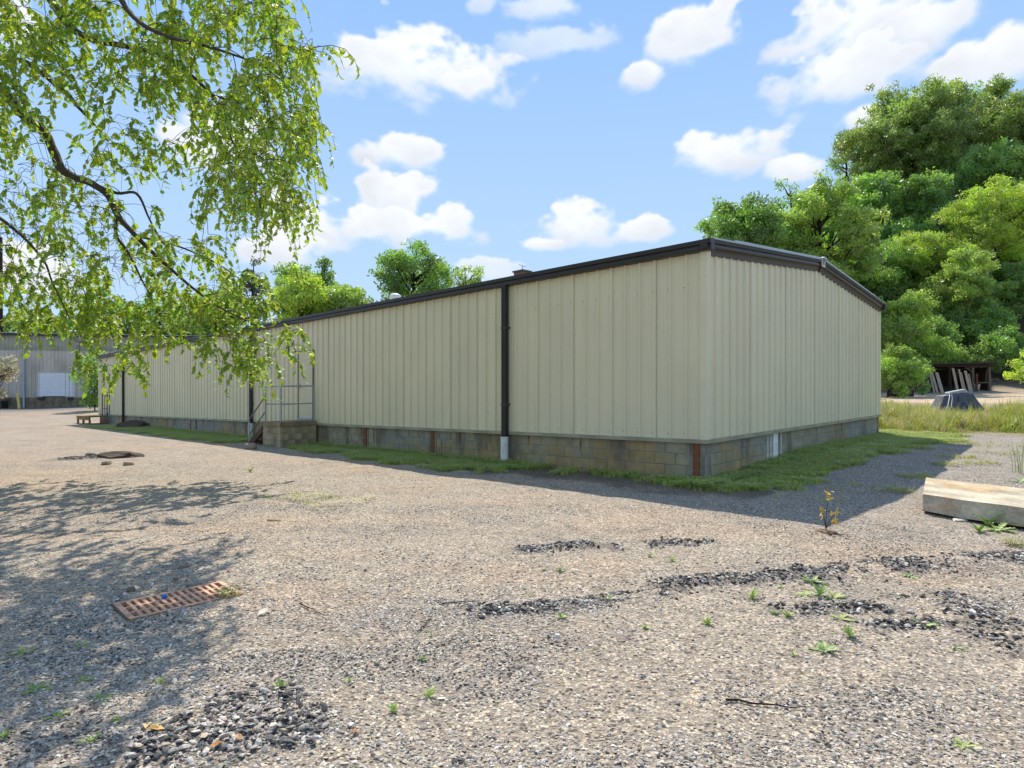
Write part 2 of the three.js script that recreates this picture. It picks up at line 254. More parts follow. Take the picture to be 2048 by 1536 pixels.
{
  const xs = [], zs = [];
  { const side = []; let x = 0; while (x < 620) { side.push(x); x += Math.max(0.035, 0.035 + (x - 4.6) * 0.04); } for (let i = side.length - 1; i > 0; i--) xs.push(0.4 - side[i]); for (const s of side) xs.push(0.4 + s); }
  { let d = -25; while (d < 640) { zs.push(-d); d += d < 1.7 ? Math.max(0.05, (1.7 - d) * 0.12) : d < 6.5 ? 0.032 : 0.032 + (d - 6.5) * 0.03; } }
  const nx = xs.length, nz = zs.length, pos = new Float32Array(nx * nz * 3), col = new Float32Array(nx * nz * 3), uv = new Float32Array(nx * nz * 2), idx = new Uint32Array((nx - 1) * (nz - 1) * 6);
  for (let j = 0; j < nz; j++) for (let i = 0; i < nx; i++) {
    const x = xs[i], z = zs[j], k = j * nx + i, d = -z, [l, r] = LR(x, z);
    pos.set([x, G(x, z), z], k * 3); uv.set([x / 3.1, z / 3.1], k * 2);
    const n1 = fbm(x * 0.33, z * 0.33, 4, 311), n2 = fbm(x * 1.7, z * 1.7, 4, 321), n3 = vn(x * 12, z * 12, 331);
    let c = [0.54, 0.48, 0.405];
    const mix = (q, t) => { t = clamp(t); c = [lerp(c[0], q[0], t), lerp(c[1], q[1], t), lerp(c[2], q[2], t)]; };
    mix([0.64, 0.49, 0.35], sm(0.48, 0.68, n1 + 0.35 * (n2 - 0.5)) * 0.6 * sm(4, 8, d));     // sandy clay between the stones
    mix([0.44, 0.405, 0.37], sm(0.52, 0.66, n2 + 0.3 * (n1 - 0.5)) * 0.5);                     // greyer chippings
    mix([0.60, 0.48, 0.37], sm(0.54, 0.7, fbm(x * 0.6 + 31, z * 1.5, 5, 341)) * 0.6 * sm(3, 5, d)); mix([0.44, 0.385, 0.33], sm(0.5, 0.64, fbm(x * 0.5 + 3, z * 1.9, 5, 351)) * 0.4);
    mix([0.45, 0.43, 0.405], sm(2.5, -1.5, l + 1.5 * (n1 - 0.5)) * sm(-3.5, 1, r + 2 * (n1 - 0.5)) * sm(14, 12.5, r) * 0.8);   // grey chippings of the drive past the gable
    for (const s of banks) { const [q] = segDist(x, z, s); if (d < 20 && q < s.w * 2.2) mix([0.22, 0.205, 0.19], sm(s.w * 1.8, s.w * 0.5, q + (n3 - 0.5) * s.w) * 0.75 * sm(0.3, 0.52, fbm(x * 2.6, z * 2.6, 3, 361))); }
    const g = grassAt(l, r, x, z);
    mix(r > 12 ? [0.24, 0.24, 0.07] : [0.16, 0.14, 0.065], g * 0.9);
    if (r < 0 && l > -1.2 && l < 5) mix([0.20, 0.145, 0.095], sm(-1.6, -0.9, r + 1.2 * (n2 - 0.5)) * 0.85);
    if (r > 22 && l < 12) { mix([0.6, 0.47, 0.33], 0.6 * sm(23, 26, r)); mix([0.86, 0.70, 0.52], sm(32, 34, r + 4 * (n1 - 0.5)) * sm(47, 45, r)); }
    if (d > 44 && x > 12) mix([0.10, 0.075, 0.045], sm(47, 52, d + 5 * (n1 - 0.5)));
    if (l > 44 && r > -14) mix([0.22, 0.21, 0.21], sm(50, 58, l));
    if (d > 100) mix([0.10, 0.12, 0.04], sm(100, 130, d));
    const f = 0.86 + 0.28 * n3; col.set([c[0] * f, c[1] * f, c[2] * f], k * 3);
  }
  let o = 0;
  for (let j = 0; j + 1 < nz; j++) for (let i = 0; i + 1 < nx; i++) { const a = j * nx + i, b = a + 1, c = a + nx, e = c + 1; idx.set([a, b, c, b, e, c], o); o += 6; }
  const g = new THREE.BufferGeometry();
  g.setAttribute('position', new THREE.BufferAttribute(pos, 3)); g.setAttribute('color', new THREE.BufferAttribute(col, 3)); g.setAttribute('uv', new THREE.BufferAttribute(uv, 2)); g.setIndex(new THREE.BufferAttribute(idx, 1));
  g.computeVertexNormals();
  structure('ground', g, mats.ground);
}

// ---------------------------------------------------------------- the warehouse
const CP = [C[0], 0, C[1]];
const lbox = (l0, l1, h0, h1, r0, r1, gb = new GB(), u0 = l0, v0 = h0) => gb.hexa([V(l0, h0, r0), V(l1, h0, r0), V(l1, h0, r1), V(l0, h0, r1), V(l0, h1, r0), V(l1, h1, r0), V(l1, h1, r1), V(l0, h1, r1)], u0, v0);
const SB = 0.73, EAVE = 3.93, RISE = 1 / 12;
const topAt = (r) => EAVE + Math.min(r, WID - r) * RISE;
const house = thing('metal_warehouse', 'long low cream ribbed-metal warehouse on a concrete block base', 'warehouse', CP);
// siding: sheets 0.915 m wide, three tall ribs and shallow stiffeners each
const RIB = [[0, 0], [0.016, 0.037], [0.048, 0.037], [0.064, 0], [0.132, 0], [0.141, 0.005], [0.157, 0.005], [0.166, 0], [0.206, 0], [0.215, 0.005], [0.231, 0.005], [0.24, 0]];
const sidingMats = [0, 1, 2].map((k) => M({ color: lin(0.76 + 0.012 * k, 0.69 + 0.010 * k, 0.46 + 0.006 * k), map: again(faint, 0.23 + 0.05 * k, 0.2), bumpMap: again(faint, 0.5, 0.2), bumpScale: 0.012, roughness: 0.38 }));
function sheet(u0, u1, put, bottom, top) {
  const pts = [];
  for (let a = 0; a < 3; a++) for (const [u, o] of RIB) { const q = u0 + a * 0.305 + u; if (q < u1 - 1e-4) pts.push([q, o]); }
  pts.push([u1, 0]);
  const g = new GB();
  for (let i = 0; i + 1 < pts.length; i++) { const [a, oa] = pts[i], [b, ob] = pts[i + 1]; const A = put(a, bottom, oa), B = put(b, bottom, ob), T = put(b, top(b), ob), S = put(a, top(a), oa); g.tri(A, B, T, [a, bottom], [b, bottom], [b, top(b)]); g.tri(A, T, S, [a, bottom], [b, top(b)], [a, top(a)]); }
  return g;
}
{
  let k = 0;
  for (let u = 0; u < LEN - 0.05; u += 0.915, k++) { const lap = (k % 2) * 0.0025; part(house, 'siding_panel', sheet(u, Math.min(u + 0.910, LEN), (l, h, o) => V(l, h, -o - lap), SB, () => EAVE), sidingMats[(k * 7) % 3]); }
  for (let u = 0; u < WID - 0.05; u += 0.915, k++) { const lap = (k % 2) * 0.0025; part(house, 'siding_panel', sheet(u, Math.min(u + 0.910, WID), (r, h, o) => V(-o - lap, h, r), SB, topAt), sidingMats[(k * 5) % 3]); }
  const rear = new GB(); rear.quad(V(0, SB, WID), V(LEN, SB, WID), V(LEN, EAVE, WID), V(0, EAVE, WID)); part(house, 'rear_wall', rear, sidingMats[0]);
  const end = new GB(); end.quad(V(LEN, SB, 0), V(LEN, SB, WID), V(LEN, EAVE, WID), V(LEN, EAVE, 0)); end.tri(V(LEN, EAVE, 0), V(LEN, EAVE, WID), V(LEN, topAt(WID / 2), WID / 2)); part(house, 'end_wall', end, sidingMats[0]);
  // screws beside the ribs
  const s = new GB();
  for (let u = 0.075; u < LEN; u += 0.305) for (const h of [0.815, 2.3, 2.96 + 0.35]) if (u < 20 && h !== 2.3) lbox(u, u + 0.014, h, h + 0.014, -0.009, 0.001, s);
  for (let u = 0.075; u < WID; u += 0.305) for (const h of [0.815, 2.62]) lbox(-0.008, 0.001, h, h + 0.011, u, u + 0.011, s);
  part(house, 'screws', s, mats.screw).userData.kind = 'stuff';
}
// trim along the foot of the siding, at the corners, and the dark eave gutter
part(house, 'base_trim', lbox(-0.052, LEN + 0.03, SB - 0.062, SB + 0.004, -0.048, 0.06), mats.trim);
part(house, 'base_trim', lbox(-0.054, 0.06, SB - 0.064, SB + 0.003, 0.06, WID + 0.05), mats.trim);
{ const g = new GB(); lbox(-0.042, 0.0, SB, EAVE + 0.02, -0.042, 0.11, g); lbox(0.0, 0.075, SB, EAVE, -0.041, 0.0, g); part(house, 'corner_trim', g, mats.corner); }
part(house, 'corner_trim', lbox(-0.042, 0.05, SB, EAVE + 0.02, WID - 0.09, WID + 0.03), mats.corner);
part(house, 'corner_trim', lbox(LEN - 0.05, LEN + 0.035, SB, EAVE, -0.04, 0.08), mats.corner);
function sweepL(prof, l0, l1) { const g = new GB(), n = prof.length; for (let i = 0; i < n; i++) { const [ra, ha] = prof[i], [rb, hb] = prof[(i + 1) % n]; g.quad(V(l0, ha, ra), V(l1, ha, ra), V(l1, hb, rb), V(l0, hb, rb), 0, 0); } for (const l of [l0, l1]) for (let i = 1; i + 1 < n; i++) g.tri(V(l, prof[0][1], prof[0][0]), V(l, prof[i][1], prof[i][0]), V(l, prof[i + 1][1], prof[i + 1][0])); return g; }
part(house, 'eave_gutter', sweepL([[0.0, 3.865], [-0.115, 3.872], [-0.125, 3.90], [-0.115, 3.955], [-0.145, 3.975], [-0.15, 4.045], [-0.13, 4.05], [0.0, 4.05]], -0.16, LEN + 0.1), mats.bronze);
part(house, 'eave_gutter', lbox(-0.16, LEN + 0.1, 3.87, 4.04, WID, WID + 0.14), mats.bronze);
{ // rake trim: a box gutter shape above, a brown flashing set back below it, on both slopes
  const rake = (r0, r1, prof, u) => { const g = new GB(), n = prof.length, at = (r) => Math.min(r, WID - r) * RISE; for (let i = 0; i < n; i++) { const [la, ha] = prof[i], [lb, hb] = prof[(i + 1) % n]; g.quad(V(la, ha + at(r0), r0), V(la, ha + at(r1), r1), V(lb, hb + at(r1), r1), V(lb, hb + at(r0), r0), 0, 0); } for (const r of [r0, r1]) for (let i = 1; i + 1 < n; i++) g.tri(V(prof[0][0], prof[0][1] + at(r), r), V(prof[i][0], prof[i][1] + at(r), r), V(prof[i + 1][0], prof[i + 1][1] + at(r), r)); return g; };
  const box = [[0.02, 3.905], [-0.10, 3.91], [-0.112, 3.94], [-0.10, 3.985], [-0.13, 4.0], [-0.138, 4.045], [0.02, 4.048]], skirt = [[0.02, 3.80], [-0.04, 3.803], [-0.046, 3.865], [-0.075, 3.904], [0.02, 3.904]];
  for (const [a, b] of [[-0.15, WID / 2 - 0.06], [WID / 2 + 0.06, WID + 0.14]]) { part(house, 'rake_trim', rake(a, b, box), mats.bronze); part(house, 'rake_flashing', rake(Math.max(a, 0.115), b, skirt), mats.bronzeSoft); }
  const w = WID / 2, cap = new GB(); lbox(-0.125, 0.02, 3.9 + w * RISE - 0.02, 4.05 + w * RISE, w - 0.058, w + 0.058, cap); part(house, 'ridge_end_box', cap, mats.bronzeSoft);
  // pale maker's plate on the ridge end: frame, round mark and bars
  const p = new GB(), h0 = 3.91 + w * RISE, L = -0.146;
  lbox(L, L + 0.014, h0 - 0.012, h0 + 0.15, w - 0.12, w - 0.095, p); lbox(L, L + 0.014, h0 - 0.012, h0 + 0.018, w - 0.094, w + 0.115, p); lbox(L, L + 0.014, h0 + 0.019, h0 + 0.125, w + 0.06, w + 0.078, p); lbox(L, L + 0.014, h0 + 0.019, h0 + 0.125, w + 0.095, w + 0.116, p);
  const plate = part(house, 'ridge_plate', p, mats.whitePaint);
  const m = new GB(); for (let k = 0; k < 12; k++) { const a = k / 12 * 2 * Math.PI, b = (k + 1) / 12 * 2 * Math.PI, o = (t, s) => V(L + 0.005, h0 + 0.07 + s * Math.sin(t), w - 0.02 + s * Math.cos(t)); m.quad(o(a, 0.022), o(b, 0.022), o(b, 0.045), o(a, 0.045)); } lbox(L + 0.006, L + 0.012, h0 + 0.05, h0 + 0.14, w - 0.09, w - 0.07, m); lbox(L + 0.006, L + 0.012, h0 + 0.125, h0 + 0.145, w - 0.05, w + 0.02, m); part(plate, 'round_mark', m, mats.greyBlue);
}
{ // roof sheets with their ribs showing at the rake
  const slope = (r0, r1, dir) => { const g = new GB(), at = (r) => 4.052 + Math.min(r, WID - r) * RISE; g.hexa([V(-0.15, at(r0), r0), V(LEN + 0.12, at(r0), r0), V(LEN + 0.12, at(r1), r1), V(-0.15, at(r1), r1), V(-0.15, at(r0) + 0.03, r0), V(LEN + 0.12, at(r0) + 0.03, r0), V(LEN + 0.12, at(r1) + 0.03, r1), V(-0.15, at(r1) + 0.03, r1)]); const q0 = r0 < WID / 2 ? r0 + 0.9 : r0 - 0.9; for (let l = -0.14; l < 8; l += 0.3) g.hexa([V(l, at(q0) + 0.031, q0), V(l + 0.05, at(q0) + 0.031, q0), V(l + 0.05, at(r1) + 0.031, r1), V(l, at(r1) + 0.031, r1), V(l + 0.012, at(q0) + 0.062, q0), V(l + 0.038, at(q0) + 0.062, q0), V(l + 0.038, at(r1) + 0.062, r1), V(l + 0.012, at(r1) + 0.062, r1)]); return g; };
  part(house, 'roof_sheet', slope(0.01, WID / 2 - 0.005), mats.roof); part(house, 'roof_sheet', slope(WID - 0.01, WID / 2 + 0.005), mats.roof);
  const rc = new GB(), w = WID / 2, y = 4.09 + w * RISE; rc.hexa([V(-0.18, y - 0.02, w - 0.2), V(LEN, y - 0.02, w - 0.2), V(LEN, y - 0.02, w + 0.2), V(-0.18, y - 0.02, w + 0.2), V(-0.18, y + 0.03, w - 0.06), V(LEN, y + 0.03, w - 0.06), V(LEN, y + 0.03, w + 0.06), V(-0.18, y + 0.03, w + 0.06)]); part(house, 'ridge_cap', rc, mats.roof);
}
{ // downspouts: square dark pipes, two of them ending in a white standpipe
  for (const [l, foot] of [[4.54, 0.60], [16.92, 0.55], [31.87, 0]]) {
    const low = G(...XZ(l, -0.12)) - fall(l, 0), h0 = foot ? low + foot - 0.03 : low + 0.02, g = new GB();
    lbox(l - 0.062, l + 0.062, h0, 3.88, -0.15, -0.055, g); for (let k = -1; k <= 1; k++) lbox(l - 0.008 + k * 0.038, l + 0.008 + k * 0.038, h0 + 0.01, 3.85, -0.155, -0.149, g);
    const pipe = part(house, 'downspout', g, mats.bronze);
    for (const h of [1.3, 2.95]) part(pipe, 'strap', lbox(l - 0.075, l + 0.075, h, h + 0.03, -0.158, -0.0), mats.bronzeSoft);
    if (foot) { const a = V(l, low - 0.15, -0.11), b = V(l, low + foot, -0.11), q = new GB(); q.tube([a, b], 0.084, 20, false); q.tube([V(l, low + foot - 0.03, -0.11), b], 0.09, 20, false); const o = shade(new THREE.Mesh(q.geo(true), mats.pvc)); o.name = 'standpipe'; pipe.add(o); o.userData.label = 'white plastic standpipe under the downspout'; }
  }
}
// block base: mortar core and single concrete blocks, stained by rust, mildew and splashed clay
function stainTex(w, h, length, rusts, seed, clay = 0) {
  return tex(w, h, (u, v) => {
    const x = u * length, y = -0.5 + v * 1.3;                            // metres along, metres up
    let c = [0.68, 0.64, 0.53]; const mix = (q, t) => { t = clamp(t); c = c.map((k, i) => lerp(k, q[i], t)); };
    const n = fbm(x * 0.9, y * 2.2, 5, seed), f = fbm(x * 9, y * 9, 4, seed + 20), big = fbm(x * 0.35, y * 0.6 + 4, 4, seed + 40);
    mix([0.62, 0.625, 0.585], sm(0.5, 0.62, big) * 0.8);
    mix([0.70, 0.60, 0.41], sm(0.44, 0.62, fbm(x * 0.7, 3.3, 4, seed + 60) + (0.2 - y) * 0.3 + 0.3 * (f - 0.5) + clay) * 0.85);   // clay splashed up from the ground
    const drip = fbm(x * 3.3, y * 0.55, 5, seed + 80);
    mix([0.46, 0.44, 0.395], sm(0.53, 0.74, drip + 0.3 * (n - 0.5) + (y - 0.42) * 0.3) * 0.65);                              // mildew runs from under the trim
    for (const [l, wd, long] of rusts) { const q = Math.abs(x - l + 0.03 * (f - 0.5)) / wd, end = 0.68 - long * (0.6 + 0.6 * vn(x * 30, 1, seed + 90)); if (q < 1.4) mix([0.47, 0.27, 0.15], sm(1.3, 0.4, q + 0.7 * (f - 0.4)) * sm(end - 0.1, end + 0.1, y) * 0.85); }
    const k = 0.86 + 0.28 * f; return c.map((q) => q * k);
  });
}
{
  const texL = stainTex(2048, 160, 37, [[9.6, 0.03, 0.5], [6.1, 0.035, 0.3], [3.95, 0.02, 0.2], [17.6, 0.03, 0.5], [18.9, 0.02, 0.6], [22.3, 0.12, 0.7], [22.9, 0.09, 0.8], [10.2, 0.03, 0.3], [13.3, 0.05, 0.2], [33.0, 0.05, 0.3], [34.0, 0.05, 0.4], [2.6, 0.02, 0.25]], 401, 0.045);
  const texG = stainTex(1024, 160, 12, [[0.2, 0.03, 0.2]], 501);
  const bump = again(grain, 40, 2.5);
  const mk = (t, f) => M({ color: lin(0.74 * f, 0.74 * f, 0.74 * f), map: t, bumpMap: bump, bumpScale: 0.006, roughness: 0.95 });
  const matL = [1, 0.96, 1.04].map((f) => mk(texL, f)), matG = [1, 0.96, 1.04].map((f) => mk(texG, f));
  const base = part(house, 'block_base', (() => { const g = new GB(); lbox(0.03, LEN - 0.02, -0.55, SB - 0.05, 0.026, 0.2, g); lbox(0.027, 0.2, -0.55, SB - 0.05, 0.2, WID - 0.02, g); lbox(LEN - 0.2, LEN - 0.02, -0.55, SB - 0.05, 0.2, WID - 0.02, g); lbox(0.2, LEN - 0.2, -0.55, SB - 0.05, WID - 0.2, WID - 0.02, g); return g; })(), mats.mortar);
  const R = rng(9), all = [];
  const columns = [[6.95, 7.22], [9.86, 10.16]];                        // rusty steel columns interrupt the coursing
  for (let c = 0; c < 6; c++) {
    const h1 = 0.672 - c * 0.203, h0 = h1 - 0.194;
    for (let u = 0.36 - (c % 2) * 0.2; u < LEN - 0.1; u += 0.406) {
      const a = Math.max(u, 0.30), b = Math.min(u + 0.397, LEN - 0.02), m = (a + b) / 2; if (b - a < 0.05 || columns.some(([p, q]) => b > p && a < q)) { const cq = columns.find(([p, q]) => b > p && a < q); if (!cq) continue; const aa = a < cq[0] ? a : cq[1], bb = a < cq[0] ? Math.min(b, cq[0]) : b; if (bb - aa < 0.06) continue; all.push({ w: 0, a: aa, b: bb, h0, h1 }); continue; }
      all.push({ w: 0, a, b, h0, h1 });
    }
    for (let u = 0.25 - (c % 2) * 0.2; u < WID - 0.1; u += 0.406) { const a = Math.max(u, 0.22), b = Math.min(u + 0.397, WID - 0.14); if (b - a < 0.05) continue; all.push({ w: 1, a, b, h0, h1 }); }
  }
  const rest = new GB(), restG = new GB();
  const seen = all.filter((k) => { const m = (k.a + k.b) / 2, p = k.w ? [0, m] : [m, 0], q = XZ(...p); k.dist = Math.hypot(...q); return k.h1 + fall(...p) > G(...(k.w ? XZ(-0.15, m) : XZ(m, -0.15))) - 0.02; }).sort((a, b) => a.dist - b.dist);
  const block = (k, g) => {                                             // a face with chamfered edges, proud of the joints by an uneven millimetre or two
    const o = 0.018 - 0.004 * R(), e = 0.007, L = k.w ? 12 : 37, P = k.w ? (u, h, q) => V(q, h, u) : (u, h, q) => V(u, h, q), uvp = (u, h) => [u / L, (h + 0.5) / 1.3];
    const ring = (d, q) => [[k.a + d, k.h0 + d], [k.b - d, k.h0 + d], [k.b - d, k.h1 - d], [k.a + d, k.h1 - d]].map(([u, h]) => [P(u, h, q), uvp(u, h)]);
    const A = ring(0, 0.05), B = ring(0, o + e * 0.7), D = ring(e, o);
    for (const [I, J] of [[A, B], [B, D]]) for (let i = 0; i < 4; i++) { const n = (i + 1) % 4; g.tri(I[i][0], I[n][0], J[n][0], I[i][1], I[n][1], J[n][1]); g.tri(I[i][0], J[n][0], J[i][0], I[i][1], J[n][1], J[i][1]); }
    g.tri(D[0][0], D[1][0], D[2][0], D[0][1], D[1][1], D[2][1]); g.tri(D[0][0], D[2][0], D[3][0], D[0][1], D[2][1], D[3][1]); return g;
  };
  seen.forEach((k, i) => { const v = Math.floor(R() * 3); if (i < 298) { const o = shade(new THREE.Mesh(block(k, new GB()).geo(), (k.w ? matG : matL)[v])); o.name = i ? 'block_' + String(i).padStart(3, '0') : 'block'; base.add(o); } else block(k, k.w ? restG : rest); });
  if (rest.p.length) part(base, 'far_blocks', rest, matL[0]).userData.kind = 'stuff';
  if (restG.p.length) part(base, 'far_gable_blocks', restG, matG[0]).userData.kind = 'stuff';
  const colm = (l0, l1, lab, w = 0) => { const g = new GB(); lbox(l0, l1, -0.5, SB - 0.063, w - 0.012, 0.1, g, 0, 0); const o = part(house, 'steel_column', g, mats.rust); o.userData.label = lab; return o; };
  colm(7.03, 7.14, 'rusty steel column end in the block base'); colm(9.93, 10.09, 'rust-streaked column end in the block base'); colm(0.10, 0.215, 'flaking red-brown steel column end at the corner', -0.012);
  for (const [a, b] of [[6.95, 7.025], [7.145, 7.22], [0.22, 0.295], [9.86, 9.925], [10.095, 10.16]]) part(house, 'concrete_pier', lbox(a, b, -0.5, SB - 0.063, 0.006, 0.1), concrete(0.5, 0.49, 0.43));
  part(house, 'concrete_pier', (() => { const g = new GB(); lbox(0.008, 0.098, -0.5, SB - 0.063, -0.002, 0.21, g); return g; })(), concrete(0.56, 0.54, 0.48));
  part(house, 'concrete_pier', lbox(0.004, 0.1, -0.5, SB - 0.063, WID - 0.135, WID + 0.01), concrete(0.62, 0.55, 0.42));
  // white-painted board and drips on the gable base
  const wb = part(house, 'white_board', lbox(-0.004, 0.03, -0.2, 0.655, 2.98, 3.24), mats.whitePaint);
  for (const [a, b, t] of [[2.70, 2.735, 0.645], [2.86, 2.895, 0.65], [3.42, 3.45, 0.65]]) part(wb, 'white_strip', lbox(0.002, 0.03, -0.2, t, a, b), mats.whitePaint);
}
function doorAt(l0, l1, h0, h1) {
  const d = part(house, 'door', lbox(l0, l1, h0, h1, -0.048, 0.0), mats.door);
  const f = new GB(); lbox(l0 - 0.026, l0 - 0.004, h0 - 0.02, h1 + 0.026, -0.066, 0, f); lbox(l1 + 0.004, l1 + 0.026, h0 - 0.02, h1 + 0.026, -0.066, 0, f); lbox(l0 - 0.0035, l1 + 0.0035, h1 + 0.005, h1 + 0.026, -0.066, 0, f); part(d, 'door_frame', f, mats.doorFrame);
  part(d, 'threshold', lbox(l0, l1, h0 - 0.035, h0 + 0.03, -0.085, -0.049), mats.greyBlue);
  const k = new GB(); lbox(l1 - 0.10, l1 - 0.06, h0 + 0.98, h0 + 1.12, -0.06, -0.0485, k); lbox(l1 - 0.17, l1 - 0.07, h0 + 1.02, h0 + 1.05, -0.10, -0.061, k); part(d, 'handle', k, mats.steel);
  return d;
}
doorAt(12.76, 13.62, 0.84, 2.96);
doorAt(34.6, 35.46, 0.80, 2.92);

// the stoop by the near door
{
  const s = thing('concrete_stoop', 'concrete block stoop with slab top below the warehouse door', 'stoop', CP);
  const g0 = G(...XZ(13, -1.2)) - fall(13, 0) - 0.12, l0 = 12.52, l1 = 13.62, r0 = -1.21, T = 0.815, conc = concrete(0.55, 0.47, 0.34), cs = [concrete(0.74, 0.65, 0.47), concrete(0.70, 0.61, 0.43), concrete(0.78, 0.69, 0.51)];
  part(s, 'core', lbox(l0 + 0.02, l1 - 0.02, g0, T - 0.14, r0 + 0.02, -0.06), mats.mortar);
  part(s, 'slab', lbox(l0 - 0.03, l1 + 0.03, T - 0.135, T, r0 - 0.03, -0.055), concrete(0.52, 0.43, 0.29));
  let n = 0;
  for (let c = 0; c < 4; c++) { const h1 = T - 0.14 - c * 0.203, h0 = h1 - 0.195; for (let u = l0 - (c % 2) * 0.2; u < l1 - 0.02; u += 0.406) { const a = Math.max(u, l0), b = Math.min(u + 0.397, l1); if (b - a > 0.05) part(s, 'block', lbox(a, b, h0, h1, r0, r0 + 0.06), cs[n++ % 3]); } for (let u = r0 + 0.065 - (c % 2) * 0.2; u < -0.1; u += 0.406) { const a = Math.max(u, r0 + 0.065), b = Math.min(u + 0.397, -0.06); if (b - a > 0.05) part(s, 'block', lbox(l0, l0 + 0.06, h0, h1, a, b), cs[n++ % 3]); } }
  // steps down to the left, with a rusty side plate
  for (let k = 0; k < 3; k++) part(s, 'step', lbox(l1 + 0.035 + k * 0.28, l1 + 0.33 + k * 0.28, T - 0.2 - (k + 1) * 0.19, T - (k + 1) * 0.19, r0 + 0.06, -0.2), conc);
  const st = new GB(), q = (l, h, r) => V(l, h, r), top = T - 0.13, bot = g0 + 0.1, e = l1 + 0.98; st.hexa([q(l1 + 0.035, top - 0.2, r0 - 0.01), q(e, bot - 0.12, r0 - 0.01), q(e, bot - 0.12, r0 + 0.055), q(l1 + 0.035, top - 0.2, r0 + 0.055), q(l1 + 0.035, top, r0 - 0.01), q(e, bot + 0.08, r0 - 0.01), q(e, bot + 0.08, r0 + 0.055), q(l1 + 0.035, top, r0 + 0.055)]); part(s, 'stringer', st, wood(0.26, 0.155, 0.085));
  const rl = thing('pipe_railing', 'grey steel pipe railing round the stoop and down its steps', 'railing', CP);
  const A = [l0 + 0.04, -0.12], B = [l0 + 0.04, r0 + 0.05], D = [l1 - 0.06, r0 + 0.05], E2 = [l1 + 0.98, r0 + 0.02], H = 1.05, gE = bot - 0.05;
  const tb = (a, b, r = 0.021) => new GB().tube([V(...a), V(...b)], r, 10).geo(true);
  for (const [l, r] of [A, B, D]) part(rl, 'post', tb([l, T, r], [l, T + H, r], 0.022), mats.steel);
  part(rl, 'post', tb([E2[0], gE - 0.1, E2[1]], [E2[0], gE + 0.86, E2[1]], 0.022), mats.steel);
  for (const h of [H, H * 0.5]) { part(rl, 'rail', tb([A[0], T + h, A[1]], [B[0], T + h, B[1]]), mats.steel); part(rl, 'rail', tb([B[0], T + h, B[1]], [D[0], T + h, D[1]]), mats.steel); }
  part(rl, 'handrail', tb([D[0], T + 0.78, D[1]], [E2[0], gE + 0.85, E2[1]]), mats.steel); part(rl, 'handrail', tb([D[0], T + 0.3, D[1]], [E2[0], gE + 0.38, E2[1]]), mats.steel);
}
{ // lumber landing and rail at the far door
  const g = thing('lumber_landing', 'yellow lumber landing sticking out past the far end of the warehouse', 'landing', CP), w = wood(0.55, 0.40, 0.16);
  const y0 = G(...XZ(36, -0.7)) - fall(36, 0);
  for (let k = 0; k < 3; k++) part(g, 'plank', lbox(34.4, 37.3, 0.60, 0.66, -1.0 + k * 0.27, -0.76 + k * 0.27), w);
  part(g, 'joist', lbox(34.5, 37.2, 0.44, 0.598, -1.0, -0.94), w);
  for (const l of [34.6, 35.9, 37.1]) part(g, 'leg', lbox(l, l + 0.09, y0 - 0.1, 0.438, -0.99, -0.9), w);
  const rl = thing('door_guard_rail', 'dark two-bar rail across the far warehouse door', 'railing', CP);
  for (const l of [34.55, 35.5]) part(rl, 'post', new GB().tube([V(l, 0.6, -0.16), V(l, 1.95, -0.16)], 0.024, 8).geo(true), mats.bronze);
  for (const h of [1.05, 1.78]) part(rl, 'rail', new GB().tube([V(34.55, h, -0.16), V(35.5, h, -0.16)], 0.018, 8).geo(true), mats.bronze);
}
{ // on the roof
  const brick = M({ color: lin(0.16, 0.085, 0.065), map: again(mottle, 4, 4), bumpMap: again(grain, 8, 8), bumpScale: 0.01 });
  const top = (l) => 4.1 + WID / 2 * RISE;
  const c = thing('roof_chimney', 'small brick chimney with a wire aerial on the warehouse roof', 'chimney', CP), l = 9.3, w = WID / 2, h = top(l);
  part(c, 'stack', lbox(l - 0.2, l + 0.2, h - 0.1, h + 1.02, w - 0.2, w + 0.2), brick); part(c, 'cap', lbox(l - 0.24, l + 0.24, h + 1.022, h + 1.07, w - 0.24, w + 0.24), mats.bronzeSoft);
  const a = new GB(); a.tube([V(l, h + 1.07, w), V(l, h + 1.26, w)], 0.012, 5); a.tube([V(l - 0.05, h + 1.25, w - 0.22), V(l + 0.05, h + 1.25, w + 0.22)], 0.01, 5); part(c, 'aerial', a, mats.steel);
  const v = thing('roof_ventilator', 'pale domed ventilator on the warehouse roof', 'ventilator', CP), l2 = 16.4, p = V(l2, top(l2), w);
  part(v, 'pipe', new GB().tube([[p[0], p[1] - 0.1, p[2]], [p[0], p[1] + 0.9, p[2]]], 0.12, 14).geo(true), mats.steel);
  const dome = new THREE.LatheGeometry([[0.16, 0], [0.24, 0.05], [0.25, 0.14], [0.2, 0.22], [0.1, 0.27], [0, 0.28]].map(([x, y]) => new THREE.Vector2(x, y)), 16); dome.translate(p[0], p[1] + 0.9, p[2]); part(v, 'dome', dome, mats.pvc);
}
